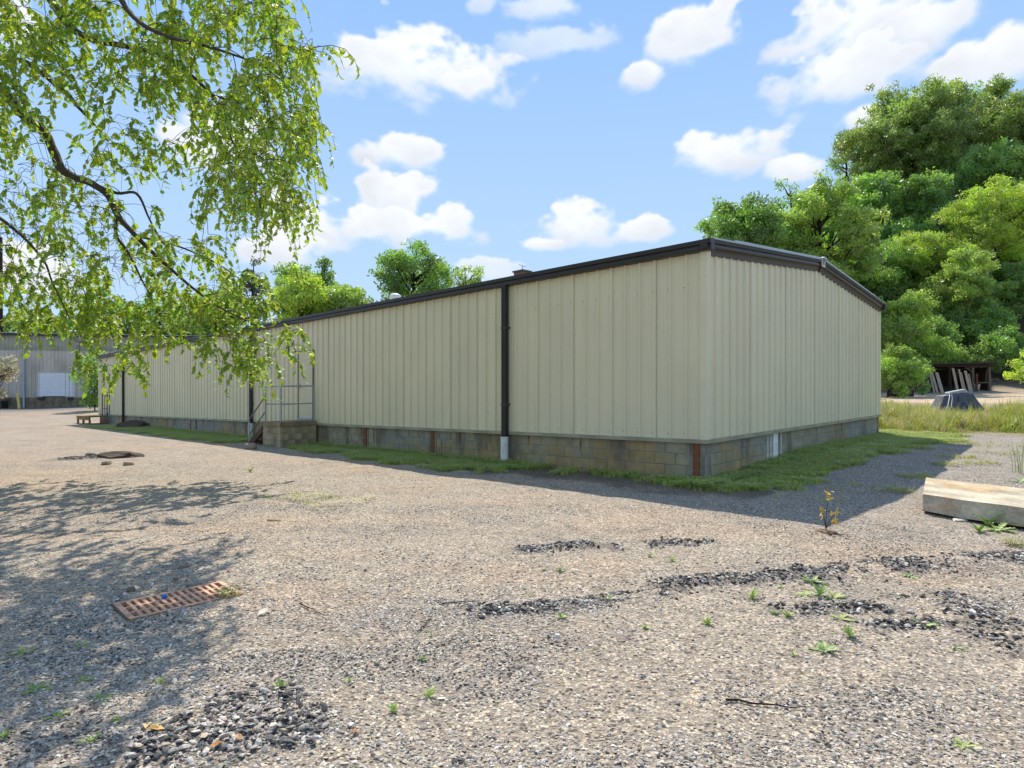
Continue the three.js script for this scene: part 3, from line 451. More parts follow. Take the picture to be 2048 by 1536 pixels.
// ---------------------------------------------------------------- the second warehouse across the yard
{
  const A = [-43.9, -56], B = [-29.2, -59], len = Math.hypot(B[0] - A[0], B[1] - A[1]), U = [(B[0] - A[0]) / len, (B[1] - A[1]) / len], N = [-U[1], U[0]];   // N points to the yard
  const O = [A[0], 0.12, A[1]], Q = (u, h, o) => [u * U[0] + o * N[0] * 1, h - 0.12, u * U[1] + o * N[1] * 1];
  const bx = (u0, u1, h0, h1, o0, o1, g = new GB()) => g.hexa([Q(u0, h0, o1), Q(u1, h0, o1), Q(u1, h0, o0), Q(u0, h0, o0), Q(u0, h1, o1), Q(u1, h1, o1), Q(u1, h1, o0), Q(u0, h1, o0)], u0, h0);
  const w = thing('grey_warehouse', 'grey-beige metal warehouse with loading dock at the far left of the yard', 'warehouse', O);
  const side = [0, 1].map((k) => M({ color: lin(0.55 + 0.03 * k, 0.49 + 0.03 * k, 0.41 + 0.03 * k), map: again(mottle, 0.4, 0.2), roughness: 0.6 })), upper = M({ color: lin(0.38, 0.375, 0.28), map: again(mottle, 0.5, 0.5), roughness: 0.6 });
  let k = 0;
  for (let u = -16; u < 18; u += 0.915, k++) {
    const sh = (h0, h1, proud, mat, nm) => part(w, nm, sheet(u, u + 0.91, (a, h, o) => Q(a, h, o + proud), h0, () => h1), mat);
    if (!(u > 0.5 && u < 3.2)) sh(1.08, 5.3, 0, side[k % 2], 'siding_panel'); else sh(3.42, 5.3, 0, side[k % 2], 'siding_panel');
    sh(5.28, 6.7, -0.015, upper, 'upper_panel');
  }
  part(w, 'dock_wall', bx(-16, 18, -0.4, 1.08, -0.2, 0.05), concrete(0.42, 0.36, 0.27));
  part(w, 'eave_trim', bx(-16.1, 18.1, 6.66, 6.86, -0.2, 0.2), mats.bronze);
  part(w, 'roof_sheet', (() => { const g = new GB(); g.hexa([Q(-16, 6.86, 0.2), Q(18, 6.86, 0.2), Q(18, 8, -14), Q(-16, 8, -14), Q(-16, 6.9, 0.2), Q(18, 6.9, 0.2), Q(18, 8.04, -14), Q(-16, 8.04, -14)]); return g; })(), mats.roof);
  part(w, 'rear_wall', bx(-16, 18, 0, 7.9, -14.2, -14), side[0]); part(w, 'side_wall', bx(17.9, 18, 0, 6.8, -14, -0.05), side[0]);
  const dd = part(w, 'dock_door', bx(0.98, 3.98, 1.18, 3.35, -0.1, -0.02), mats.pvc);
  for (let i = 0; i < 6; i++) part(dd, 'door_section', bx(0.99, 3.97, 1.19 + i * 0.36, 1.19 + i * 0.36 + 0.347, -0.019, 0.015), M({ color: lin(0.82, 0.83, 0.86), map: again(faint, 0.5, 0.5), roughness: 0.5 }));
  const df = new GB(); bx(0.88, 0.975, 1.1, 3.44, -0.1, 0.06, df); bx(3.985, 4.08, 1.1, 3.44, -0.1, 0.06, df); bx(0.976, 3.984, 3.355, 3.44, -0.1, 0.06, df); part(dd, 'door_frame', df, side[1]);
  for (const u of [1.1, 3.45]) part(w, 'dock_bumper', bx(u, u + 0.45, 0.85, 1.1, 0.051, 0.17), mats.bronze);
  part(w, 'downspout', new GB().tube([Q(-0.05, 0.1, 0.12), Q(-0.05, 6.66, 0.12)], 0.08, 10).geo(true), mats.greyBlue);
  const at = (u, o, h = 0.12) => { const q = Q(u, h, o); return [O[0] + q[0], O[1] + q[1], O[2] + q[2]]; };
  const turn = Math.atan2(-U[1], U[0]);
  // condenser on its stand, leaning bollard, yellow stop
  const p = at(-2.1, 0.9), gy = G(p[0], p[2]);
  const ac = thing('air_conditioner', 'grey air conditioner unit on a platform by the grey warehouse', 'air conditioner', [p[0], gy, p[2]], turn);
  part(ac, 'platform', new GB().box(-1.2, 1.0, 0.62, 0.8, -0.6, 0.6), concrete(0.3, 0.28, 0.25)); for (const x of [-1.1, 0.85]) part(ac, 'support', new GB().box(x, x + 0.12, 0, 0.618, -0.5, 0.5), mats.bronze);
  const cab = part(ac, 'cabinet', new GB().box(-0.6, 0.6, 0.802, 1.5, -0.4, 0.4), M({ color: lin(0.10, 0.12, 0.15), roughness: 0.6 })); for (let i = 0; i < 7; i++) part(cab, 'louvre', new GB().box(-0.55, 0.55, 0.86 + i * 0.085, 0.90 + i * 0.085, 0.401, 0.42), mats.greyBlue); part(cab, 'top_grille', new GB().box(-0.62, 0.62, 1.502, 1.54, -0.42, 0.42), mats.greyBlue);
  const yel = M({ color: lin(0.62, 0.47, 0.13), map: again(mottle, 2, 2), roughness: 0.7 });
  const bp = site(39, 815, 54), by = G(bp[0], bp[2]);
  const bo = thing('bollard', 'yellow bollard leaning beside the grey warehouse', 'bollard', [bp[0], by, bp[2]]);
  part(bo, 'pipe', new GB().tube([[0, -0.2, 0], [-0.17, 1.28, 0]], 0.11, 14).geo(true), yel); part(bo, 'cap', new GB().tube([[-0.17, 1.28, 0], [-0.173, 1.31, 0], [-0.176, 1.33, 0]], [0.11, 0.08, 0.02], 14).geo(true), yel);
  const yp = at(5.6, 0.5), ys = thing('yellow_dock_stop', 'yellow block on the dock wall right of the white door', 'dock stop', [yp[0], G(yp[0], yp[2]), yp[2]], turn);
  part(ys, 'beam', new GB().box(-0.4, 0.4, 0.42, 0.58, -0.14, 0.14), yel); for (const x of [-0.3, 0.2]) part(ys, 'foot', new GB().box(x, x + 0.1, 0, 0.418, -0.1, 0.1), mats.bronze);
  const vp = at(2.6, -3), vt = thing('roof_cowl', 'white domed roof vent above the grey warehouse eave', 'ventilator', [vp[0], 7.14, vp[2]]);
  part(vt, 'neck', new GB().tube([[0, -0.06, 0], [0, 0.16, 0]], 0.3, 14).geo(true), mats.steel); const dm = new THREE.LatheGeometry([[0.5, 0.15], [0.48, 0.24], [0.3, 0.34], [0, 0.37]].map(([x, y]) => new THREE.Vector2(x, y)), 16); part(vt, 'dome', dm, mats.pvc);
  const up = [(2 - 1024) / F * 74, -74];
  const pole = thing('utility_pole', 'dark wooden utility pole at the left edge behind the grey warehouse', 'pole', [up[0], 0, up[1]]);
  part(pole, 'shaft', new GB().tube([[0, -0.5, 0], [0, 9, 0], [0, 20, 0]], [0.24, 0.2, 0.16], 12).geo(true), bark(0.07, 0.055, 0.045)); part(pole, 'cross_arm', new GB().box(-1.2, 1.2, 19.0, 19.14, -0.06, 0.06), bark(0.07, 0.055, 0.045));
}

// ---------------------------------------------------------------- open shed, leaning boards, covered load, slab
{
  const [sx, sz] = [(1918 - 1024) / F * 48, -48], gy = G(sx, sz) - 0.02, dark = wood(0.085, 0.062, 0.048), grey = wood(0.30, 0.25, 0.205);
  const s = thing('open_shed', 'dark open-fronted timber shed under the wooded bank', 'shed', [sx, gy, sz]);
  const X = (px) => (px - 1918) / F * 48, Y = (py) => (788 - py) / F * 48;
  for (const [px, t, m] of [[1858, 742, grey], [1900, 735, dark], [1946, 736, grey], [1979, 732, grey]]) part(s, 'post', new GB().hexa([[X(px) - 0.09, -0.2, 0.09], [X(px) + 0.09, -0.2, 0.09], [X(px) + 0.09, -0.2, -0.09], [X(px) - 0.09, -0.2, -0.09], [X(px) - 0.13, Y(t), 0.08], [X(px) + 0.03, Y(t), 0.08], [X(px) + 0.03, Y(t), -0.08], [X(px) - 0.13, Y(t), -0.08]]), m);
  part(s, 'beam', new GB().box(X(1858) - 0.2, X(1982), Y(738), Y(733), -0.08, 0.14), dark);
  part(s, 'roof', new GB().hexa([[X(1856) - 0.3, Y(733.5), 0.5], [X(1984), Y(731), 0.5], [X(1984), Y(738), -3.2], [X(1856) - 0.3, Y(740), -3.2], [X(1856) - 0.3, Y(731.5), 0.5], [X(1984), Y(727), 0.5], [X(1984), Y(734), -3.2], [X(1856) - 0.3, Y(738), -3.2]]), wood(0.10, 0.075, 0.06));
  part(s, 'back_wall', new GB().box(X(1856), X(1982), -0.3, Y(740), -3.1, -3.0), dark); part(s, 'side_wall', new GB().box(X(1856) - 0.05, X(1856) + 0.02, -0.3, Y(741), -3.0, -0.5), dark); part(s, 'side_wall', new GB().box(X(1981), X(1983.5), -0.3, Y(738), -3.0, -0.1), wood(0.16, 0.09, 0.07));
  part(s, 'brace', new GB().tube([[X(1930), Y(738), 0.02], [X(1945), Y(749), 0.02]], 0.05, 5), grey); part(s, 'brace', new GB().tube([[X(1872), Y(740), 0.02], [X(1862), Y(750), 0.02]], 0.05, 5), grey); part(s, 'cross_rail', new GB().box(X(1952), X(1978), Y(770), Y(768), -0.04, 0.05), grey);
  part(s, 'brace', new GB().tube([[X(1974), Y(742), 0], [X(1971), Y(769), 0]], 0.035, 5), grey);
  [[1860, 788, 1855.5, 742, 0.1, 'narrow grey board leaning at the left end of the shed'], [1866, 789, 1860.5, 747, 0.15, 'wide pale board leaning second from the left in the shed'], [1876, 788, 1869.5, 747, 0.24, 'broad pale board leaning third from the left in the shed'], [1906.5, 788, 1902, 739, 0.18, 'tallest whitish plank leaning near the middle of the shed'], [1918, 788, 1914, 742, 0.14, 'whitish plank right of the slatted crate side in the shed'], [1922, 787, 1918.5, 748, 0.08, 'thin short plank beside the whitish plank in the shed'], [1931, 788, 1926.5, 745, 0.2, 'pale plank leaning left of the bare shed post'], [1934.5, 786, 1933.5, 751, 0.1, 'thin upright stick right of the pale plank in the shed']].forEach(([a, b, c, e, w, lab]) => {
    const g = new GB(), x0 = X(a), x1 = X(c), y1 = Y(e); g.hexa([[x0 - w / 2, -0.05, 0.55], [x0 + w / 2, -0.05, 0.55], [x0 + w / 2, -0.05, 0.49], [x0 - w / 2, -0.05, 0.49], [x1 - w / 2, y1, 0.22], [x1 + w / 2, y1, 0.22], [x1 + w / 2, y1, 0.16], [x1 - w / 2, y1, 0.16]]);
    solo('leaning_board', g.geo(), wood(0.80 + w * 0.5, 0.72 + w * 0.5, 0.62 + w * 0.4, 3, 0.5), lab, 'board', [sx, G(sx + x0, sz + 0.5), sz], 0, 'boards leaning in the shed');
  });
  const cr = thing('slatted_panel', 'brown slatted panel standing between the planks in the shed', 'panel', [sx + X(1909.5), G(sx + X(1909), sz) - 0.02, sz + 0.12]);
  for (let i = 0; i < 15; i++) part(cr, 'slat', new GB().box(-0.1, 0.1, i * 0.105, i * 0.105 + 0.075, -0.02, 0.02), wood(0.22, 0.14, 0.09)); for (const x of [-0.12, 0.101]) part(cr, 'upright', new GB().box(x, x + 0.02, 0, 1.62, -0.03, 0.03), wood(0.2, 0.12, 0.08));
  solo('brown_post', new GB().box(-0.06, 0.06, -0.1, Y(751), -0.05, 0.05).geo(), wood(0.26, 0.12, 0.07), 'reddish-brown post standing right of the bare shed post', 'post', [sx + X(1950.5), gy, sz + 0.15]);
  const bk = new THREE.LatheGeometry([[0.0, 0], [0.2, 0], [0.27, 0.48], [0.28, 0.5], [0.25, 0.49], [0.18, 0.03]].map(([x, y]) => new THREE.Vector2(x, y)), 18); solo('tub', bk, mats.pvc, 'pale tub on the ground under the right end of the shed', 'tub', [sx + X(1962), G(sx + X(1962), sz - 0.5), sz - 0.5]);
  solo('blue_bundle', new THREE.IcosahedronGeometry(0.5, 2).scale(1, 0.7, 0.8).translate(0, 0.3, 0), M({ color: lin(0.14, 0.17, 0.23), bumpMap: again(grain, 3, 3), bumpScale: 0.1 }), 'grey-blue bundle on the ground inside the shed', 'bundle', [sx + X(1894), G(sx + X(1894), sz - 1.2), sz - 1.2]);
  const wp = site(1800, 790, 44), wy = G(wp[0], wp[2]);
  const tb = thing('timber_bin', 'low dark timber bin under the bushes left of the shed', 'bin', [wp[0], wy, wp[2]]);
  for (let i = 0; i < 3; i++) part(tb, 'board', new GB().box(-0.85, 0.85, i * 0.27, i * 0.27 + 0.25, -0.03, 0.03), wood(0.13, 0.095, 0.085)); for (const x of [-0.9, 0.86]) part(tb, 'post', new GB().box(x, x + 0.09, -0.1, 0.9, -0.06, 0.06), dark);
}
{ // load under a grey-blue tarpaulin
  const d = 26, x0 = (1909 - 1024) / F * d, z0 = -d, gy = G(x0, z0) - 0.03, nT = 96, nH = 14, g = new GB(), R = rng(5), P = [];
  for (let j = 0; j <= nH; j++) { const row = [], t = j / nH; for (let i = 0; i <= nT; i++) { const a = (i % nT) / nT * 2 * Math.PI, sq = 1 / Math.pow(Math.pow(Math.abs(Math.cos(a)), 5) + Math.pow(Math.abs(Math.sin(a)), 5), 0.2), q = Math.pow(1 - t, 1.25), fold = (0.05 + 0.13 * q) * (vn((i % nT) * 0.42, t * 0.7, 601, 40) - 0.5) + 0.06 * q * Math.sin((i % nT) / nT * 2 * Math.PI * 9 + 2 * vn((i % nT) * 0.2, 3, 7, 19)), rx = lerp(0.6, 1.1, q) * sq + fold, rz = lerp(0.4, 0.72, q) * sq + fold; const x = Math.cos(a) * rx, z = Math.sin(a) * rz; row.push([x, t * (0.90 + 0.1 * (x / 1.0)) + 0.02 * (vn(i * 0.5, t * 4, 611) - 0.5), z]); } P.push(row); }
  for (let j = 0; j < nH; j++) for (let i = 0; i < nT; i++) g.quad(P[j][i], P[j][i + 1], P[j + 1][i + 1], P[j + 1][i], i / nT * 5, j / nH, (i + 1) / nT * 5, (j + 1) / nH);
  const c = [0, 0.93, 0]; for (let i = 0; i < nT; i++) g.tri(P[nH][i], P[nH][i + 1], c);
  const t = thing('tarpaulin_load', 'load under a draped grey-blue tarpaulin standing in tall grass', 'tarpaulin', [x0, gy, z0]);
  const tarpTex = tex(512, 128, (u, v) => { const n = fbm(u * 10, v * 3, 4, 621, 2), m = fbm(u * 40, v * 20, 3, 631, 4), s = sm(0.58, 0.64, fbm(u * 14, v * 1.2, 3, 641, 2)); return [lerp(0.30, 0.17, s) * (0.8 + 0.4 * m), lerp(0.30, 0.21, s) * (0.8 + 0.4 * m), lerp(0.315, 0.33, s) * (0.8 + 0.4 * m) + 0.02 * n]; });
  part(t, 'cover', g.geo(true), M({ map: again(tarpTex, 0.2, 1), bumpMap: again(grain, 2, 1), bumpScale: 0.03, roughness: 0.6 }));
  part(t, 'rope', new GB().tube([[-0.5, 1.0, 0.35], [-0.62, 0.86, 0.6], [-0.82, 0.45, 0.78], [-1.12, 0.05, 0.86]], 0.014, 6).geo(true), mats.pvc); part(t, 'rope', new GB().tube([[-0.42, 0.98, 0.42], [-0.56, 0.72, 0.66], [-0.7, 0.4, 0.8], [-0.86, 0.05, 0.9]], 0.012, 6).geo(true), mats.pvc);
  const pl = new GB(); pl.hexa([[-0.35, 0.95, 0.2], [0.45, 1.0, 0.2], [0.45, 1.0, -0.1], [-0.35, 0.95, -0.1], [-0.3, 1.0, 0.18], [0.35, 1.12, 0.18], [0.35, 1.12, -0.1], [-0.3, 1.0, -0.1]]); part(t, 'folded_flap', pl, M({ color: lin(0.36, 0.36, 0.37), map: again(mottle, 2, 2) }));
}
{ // concrete slab lying at the right
  const o = [5.13, -7.755], f = [0.465, 0.885], e = [1.07, -1.545], gy = 0.02, H = 0.24, g = new GB(), nf = 14, ne = 8, R = rng(13);
  const pt = (a, b, h, inset = 0) => { const u = a * 3.0, x = u * f[0] + b * e[0], z = u * f[1] + b * e[1]; return [x, h + 0.01 * (vn(a * 20, b * 9, 651) - 0.5), z]; };
  const lo = (a, b) => 0.02 + 0.03 * vn(a * 14, b * 9, 661);
  for (let i = 0; i < nf; i++) for (let j = 0; j < ne; j++) g.quad(pt(i / nf, j / ne, H), pt((i + 1) / nf, j / ne, H), pt((i + 1) / nf, (j + 1) / ne, H), pt(i / nf, (j + 1) / ne, H), i / nf * 3, j / ne * 1.9, (i + 1) / nf * 3, (j + 1) / ne * 1.9);
  const edge = (a0, b0, a1, b1, n, L) => { for (let i = 0; i < n; i++) { const s = i / n, t = (i + 1) / n, A = [lerp(a0, a1, s), lerp(b0, b1, s)], B = [lerp(a0, a1, t), lerp(b0, b1, t)]; g.quad(pt(...A, lo(...A)), pt(...B, lo(...B)), pt(...B, H - 0.001), pt(...A, H - 0.001), s * L, 0, t * L, 0.22); } };
  edge(0, 0, 1, 0, nf, 3); edge(0, 0, 0, 1, ne, 1.9); edge(0, 1, 1, 1, nf, 3); edge(1, 0, 1, 1, ne, 1.9);
  g.quad(pt(0, 0, 0.03), pt(1, 0, 0.03), pt(1, 1, 0.03), pt(0, 1, 0.03));
  const slabTex = tex(1024, 512, (u, v) => { const n = fbm(u * 9, v * 6, 6, 671), m = fbm(u * 120, v * 76, 3, 681), rst = sm(0.52, 0.62, fbm(u * 5 + 3, v * 6, 5, 691) + 0.12 * sm(0.35, 0.8, v)), cr = Math.abs(v - 0.62 - 0.12 * (fbm(u * 6, 2, 4, 701) - 0.5)) < 0.004 && u > 0.25 ? 0.55 : 1, b = (0.80 + 0.4 * (n - 0.45)) * (0.86 + 0.26 * m) * cr; return [b, lerp(b * 0.945, b * 0.87, rst), lerp(b * 0.85, b * 0.70, rst)]; });
  const s = solo('concrete_slab', g.geo(), M({ color: lin(0.66, 0.65, 0.62), map: again(slabTex, 1 / 3, 1 / 1.9), bumpMap: again(grain, 1.5, 1.5), bumpScale: 0.008, roughness: 0.95 }), 'thick tan concrete slab lying on the gravel at the right edge', 'slab', [o[0], gy - 0.01, o[1]]);
}
// ---------------------------------------------------------------- drain grate
{
  const ang = Math.atan2(-GRATE.a[1], GRATE.a[0]), c = [GRATE.p[0] + (GRATE.a[0] + GRATE.b[0]) / 2, GRATE.p[1] + (GRATE.a[1] + GRATE.b[1]) / 2], L = 0.755, W = 0.44, y = 0.0;
  const g = thing('drain_grate', 'rusty cast-iron drain grate set in the gravel', 'drain grate', [c[0], y, c[1]], ang);
  const fr = new GB(), hx = L / 2, hz = W / 2, b = 0.028; fr.box(-hx, hx, -0.05, 0.004, hz - b, hz); fr.box(-hx, hx, -0.05, 0.004, -hz, -hz + b); fr.box(-hx, -hx + b * 1.3, -0.05, 0.004, -hz + b, hz - b); fr.box(hx - b * 1.3, hx, -0.05, 0.004, -hz + b, hz - b); part(g, 'frame', fr, mats.cast);
  const inX = hx - b * 1.3, inZ = hz - b; for (let i = 1; i < 14; i++) { const x = -inX + i / 14 * 2 * inX; part(g, 'bar', new GB().box(x - 0.0115, x + 0.0115, -0.04, 0.002, -inZ, inZ), mats.cast); }
  for (const z of [-inZ / 3, inZ / 3]) part(g, 'cross_bar', new GB().box(-inX, inX, -0.036, 0.0005, z - 0.009, z + 0.009), mats.cast);
  const rim = new GB(); rim.box(-hx - 0.015, hx + 0.015, -0.06, -0.004, hz + 0.001, hz + 0.015); rim.box(-hx - 0.015, hx + 0.015, -0.06, -0.002, -hz - 0.015, -hz - 0.001); rim.box(-hx - 0.015, -hx - 0.001, -0.06, -0.003, -hz, hz); rim.box(hx + 0.001, hx + 0.015, -0.06, -0.003, -hz, hz); part(g, 'outer_rim', rim, mats.bronzeSoft);
  const pit = new GB(); pit.box(-hx, hx, -0.45, -0.42, -hz, hz); part(g, 'pit_floor', pit, mats.bronzeSoft);
  const ix = hx - 0.022, iz = hz - 0.02; for (const [x0, x1, z0, z1] of [[-ix, ix, iz - 0.004, iz], [-ix, ix, -iz, -iz + 0.004], [-ix, -ix + 0.004, -iz + 0.005, iz - 0.005], [ix - 0.004, ix, -iz + 0.005, iz - 0.005]]) part(g, 'pit_wall', new GB().box(x0, x1, -0.44, -0.051, z0, z1), mats.bronzeSoft);
  const cap = new THREE.LatheGeometry([[0, 0.026], [0.013, 0.026], [0.017, 0.022], [0.018, 0], [0.015, 0], [0, 0.002]].map(([x, yy]) => new THREE.Vector2(x, yy)), 18); const bc = flat(329, 1197); solo('bottle_cap', cap, M({ color: lin(0.01, 0.12, 0.55), roughness: 0.4 }), 'blue plastic cap lying on the drain grate', 'cap', [bc[0], y + 0.003, bc[1]]);
}

// ---------------------------------------------------------------- loose stone
{
  const R = rng(31), kinds = [0, 1, 2].map((s) => { const g = new THREE.IcosahedronGeometry(1, s === 2 ? 1 : 0), p = g.attributes.position; for (let i = 0; i < p.count; i++) { const k = 0.72 + 0.5 * h2(Math.round(p.getX(i) * 50) + 91 * s, Math.round(p.getY(i) * 50) * 7 + Math.round(p.getZ(i) * 50), 5); p.setXYZ(i, p.getX(i) * k, p.getY(i) * k * 0.62, p.getZ(i) * k * 0.85); } g.computeVertexNormals(); return g; });
  const mat = M({ color: lin(1, 1, 1), roughness: 0.9 }), lists = [[], [], []];
  const tone = () => { const q = R(), v = 0.8 + 0.4 * R(); return q < 0.45 ? lin(0.44 * v, 0.395 * v, 0.34 * v) : q < 0.72 ? lin(0.30 * v, 0.265 * v, 0.225 * v) : q < 0.80 ? lin(0.15 * v, 0.14 * v, 0.13 * v) : q < 0.94 ? lin(0.40 * v, 0.32 * v, 0.24 * v) : lin(0.62 * v, 0.58 * v, 0.52 * v); };
  const dark = () => { const q = R(), v = 0.75 + 0.5 * R(); return q < 0.66 ? lin(0.052 * v, 0.05 * v, 0.05 * v) : q < 0.9 ? lin(0.11 * v, 0.105 * v, 0.10 * v) : lin(0.22 * v, 0.205 * v, 0.19 * v); };
  const inGrate = (x, z) => { const gx = x - GRATE.p[0], gz = z - GRATE.p[1], u = (gx * GRATE.a[0] + gz * GRATE.a[1]) / 0.568, v = (gx * GRATE.b[0] + gz * GRATE.b[1]) / 0.193; return u > -0.05 && u < 1.05 && v > -0.1 && v < 1.1; };
  const put = (x, z, s, c, lift = 0.25) => { if (inGrate(x, z)) return; lists[Math.floor(R() * 3)].push([mtx(x, G(x, z) + s * lift, z, 1.1 * (R() - 0.5), R() * 6.3, 1.1 * (R() - 0.5), s * (0.9 + 0.7 * R()), s * (0.45 + 0.5 * R()), s), c]); };
  const scatter = (n, d0, d1, s0, s1) => { for (let i = 0; i < n; i++) { const d = Math.sqrt(lerp(d0 * d0, d1 * d1, R())), x = (R() - 0.5) * 2 * d * 0.9, z = -d; if (d > 5.5 && (LR(x, z)[0] > -1.2 && LR(x, z)[1] > -1)) continue; const k = fbm(x * 1.7, z * 1.7, 3, 321); const pt = fbm(x * 0.55 + 3, z * 1.6, 4, 351); if (R() > 0.12 + 0.95 * sm(0.38, 0.62, 0.6 * pt + 0.4 * k)) continue; const s = lerp(s0, s1, Math.pow(R(), 2.5)); put(x, z, s, k > 0.58 && R() < 0.22 ? dark() : tone()); } };
  scatter(80000, 2.2, 4.6, 0.003, 0.011); scatter(46000, 4.6, 8.5, 0.004, 0.011); scatter(8000, 8.5, 14, 0.006, 0.012); scatter(900, 2.2, 6, 0.011, 0.018);
  banks.forEach((b, i) => { const len = Math.hypot(b.b[0] - b.a[0], b.b[1] - b.a[1]), n = Math.floor(len * b.w * (i < 2 ? 7600 : 3800)); for (let k = 0; k < n; k++) { const t = R() * 1.06 - 0.03, g = (R() + R() + R() - 1.5) * b.w * 1.25, dx = (b.b[0] - b.a[0]) / len, dz = (b.b[1] - b.a[1]) / len; if (i > 1) { const qx = lerp(b.a[0], b.b[0], t) - dz * g, qz = lerp(b.a[1], b.b[1], t) + dx * g; if (R() > sm(0.3, 0.55, fbm(qx * 2.6, qz * 2.6, 3, 361)) + 0.1) continue; } put(lerp(b.a[0], b.b[0], t) - dz * g, lerp(b.a[1], b.b[1], t) + dx * g, i < 2 ? lerp(0.004, 0.02, Math.pow(R(), 2.6)) : lerp(0.006, 0.02, Math.pow(R(), 2.2)), R() < 0.6 ? dark() : tone(), 0.5); } });
  ['loose_gravel', 'loose_chippings', 'loose_stones'].forEach((n, i) => instanced(n, kinds[i], mat, lists[i], scene, ['loose grey and tan gravel strewn over the yard', 'angular grey chippings strewn over the yard', 'rounded grey stones strewn over the yard'][i], 'gravel'));
  // single rocks
  const rock = (px, py, s, sy, label, m = mats.rock, d) => { const [x, z] = d ? [(px - 1024) / F * d, -d] : flat(px, py), g = new THREE.IcosahedronGeometry(1, 2), p = g.attributes.position; for (let i = 0; i < p.count; i++) { const a = p.getX(i), b = p.getY(i), c = p.getZ(i), k = 0.75 + 0.5 * fbm(a * 1.3 + px, b * 1.3 + c * 1.7, 3, py); p.setXYZ(i, a * k * s, clamp(b * k, -0.6, 0.72) * sy, c * k * s * 0.8); } g.computeVertexNormals(); solo('rock', g, m, label, 'rock', [x, G(x, z) + sy * 0.35, z], px); };
  rock(502, 897, 0.19, 0.15, 'tan rock at the foot of the stoop steps', mats.rock, 17.6);
  rock(1935, 1036, 0.11, 0.035, 'flat tan stone against the front of the concrete slab'); rock(1920, 1042, 0.09, 0.025, 'paler flat stone under the tan stone by the slab', M({ color: lin(0.55, 0.5, 0.42), map: again(mottle, 4, 4) }));
  rock(368, 1134, 0.05, 0.022, 'pale tan stone behind the drain grate'); rock(262, 1180, 0.035, 0.03, 'small tan stone left of the grate far edge'); rock(182, 908, 0.13, 0.08, 'small dark stone in the yard near the soil heap', M({ color: lin(0.2, 0.17, 0.14) })); rock(212, 922, 0.12, 0.07, 'tan stone below the soil heap in the yard'); rock(257, 923, 0.12, 0.08, 'brownish stone right of the tan stone in the yard', M({ color: lin(0.3, 0.22, 0.15) }));
  rock(1115, 1275, 0.02, 0.018, 'single pale stone in the middle foreground', M({ color: lin(0.6, 0.57, 0.52) })); rock(1855, 1240, 0.035, 0.02, 'tan stone beside the leafy weed at the right'); rock(1820, 1225, 0.03, 0.015, 'grey flat stone right of the dandelions', M({ color: lin(0.3, 0.28, 0.26) }));
  const heap = new THREE.IcosahedronGeometry(1, 3), hp = heap.attributes.position; for (let i = 0; i < hp.count; i++) { const a = hp.getX(i), b = hp.getY(i), c = hp.getZ(i), k = 0.6 + 0.9 * fbm(a * 2.5 + 8, b * 2.5 + c * 3, 5, 711); hp.setXYZ(i, a * k * 0.5, b * k * 0.12, c * k * 0.3); } heap.computeVertexNormals(); const hq = flat(238, 908); solo('soil_heap', heap, M({ color: lin(0.10, 0.07, 0.045), bumpMap: again(grain, 4, 4), bumpScale: 0.05 }), 'low dark heap of soil in the open yard', 'soil', [hq[0], G(...hq) + 0.02, hq[1]]);
  const h3 = heap.clone(); h3.scale(1.6, 2.6, 1.4); const hz = XZ(28.6, -0.5); solo('soil_heap', h3, M({ color: lin(0.09, 0.06, 0.04), bumpMap: again(grain, 4, 4), bumpScale: 0.05 }), 'dark soil heap against the far part of the long wall', 'soil', [hz[0], G(...hz) + 0.04, hz[1]]);
  const rod = XZ(6.5, -0.22); solo('steel_stake', new GB().tube([[0, -0.1, 0], [0.01, 0.42, 0]], 0.011, 6).geo(true), mats.rust, 'thin rusty stake in the grass by the long wall', 'stake', [rod[0], G(...rod), rod[1]]);
  // twigs and dead leaves on the gravel
  const twig = (a, b, c, d, r, label) => { const p = flat(a, b), q = flat(c, d), pts = []; for (let i = 0; i <= 6; i++) { const t = i / 6, x = lerp(p[0], q[0], t) + 0.02 * (h2(i, a, 3) - 0.5), z = lerp(p[1], q[1], t) + 0.02 * (h2(i, b, 4) - 0.5); pts.push([x - p[0], G(x, z) + 0.012 - G(...p), z - p[1]]); } solo('twig', new GB().tube(pts, pts.map((_, i) => r * (1 - 0.1 * i)), 5).geo(true), bark(0.24, 0.18, 0.13), label, 'twig', [p[0], G(...p), p[1]]); };
  twig(1452, 1404, 1608, 1422, 0.006, 'long dry twig at the lower right of the gravel'); twig(598, 1214, 650, 1236, 0.005, 'bent twig right of the drain grate'); twig(835, 1266, 864, 1240, 0.005, 'short dark twig in the middle of the gravel'); twig(535, 1040, 562, 1041, 0.008, 'short black twig near the tips of the tree shadow'); twig(1768, 1255, 1782, 1235, 0.006, 'pale twig beside the stone bank at the right'); twig(880, 1212, 960, 1204, 0.005, 'thin twig left of the dark stone bank');
  const lg = new GB(); { const o = [[0, 0, 0], [0.3, 0.1, 0.28], [0.62, 0.22, 0.2], [1, 0.1, 0], [0.62, 0.2, -0.22], [0.3, 0.12, -0.25]]; for (let i = 1; i < 5; i++) lg.tri(o[0], o[i], o[i + 1]); lg.tri(o[0], o[5], o[1]); }
  const leafG = lg.geo();
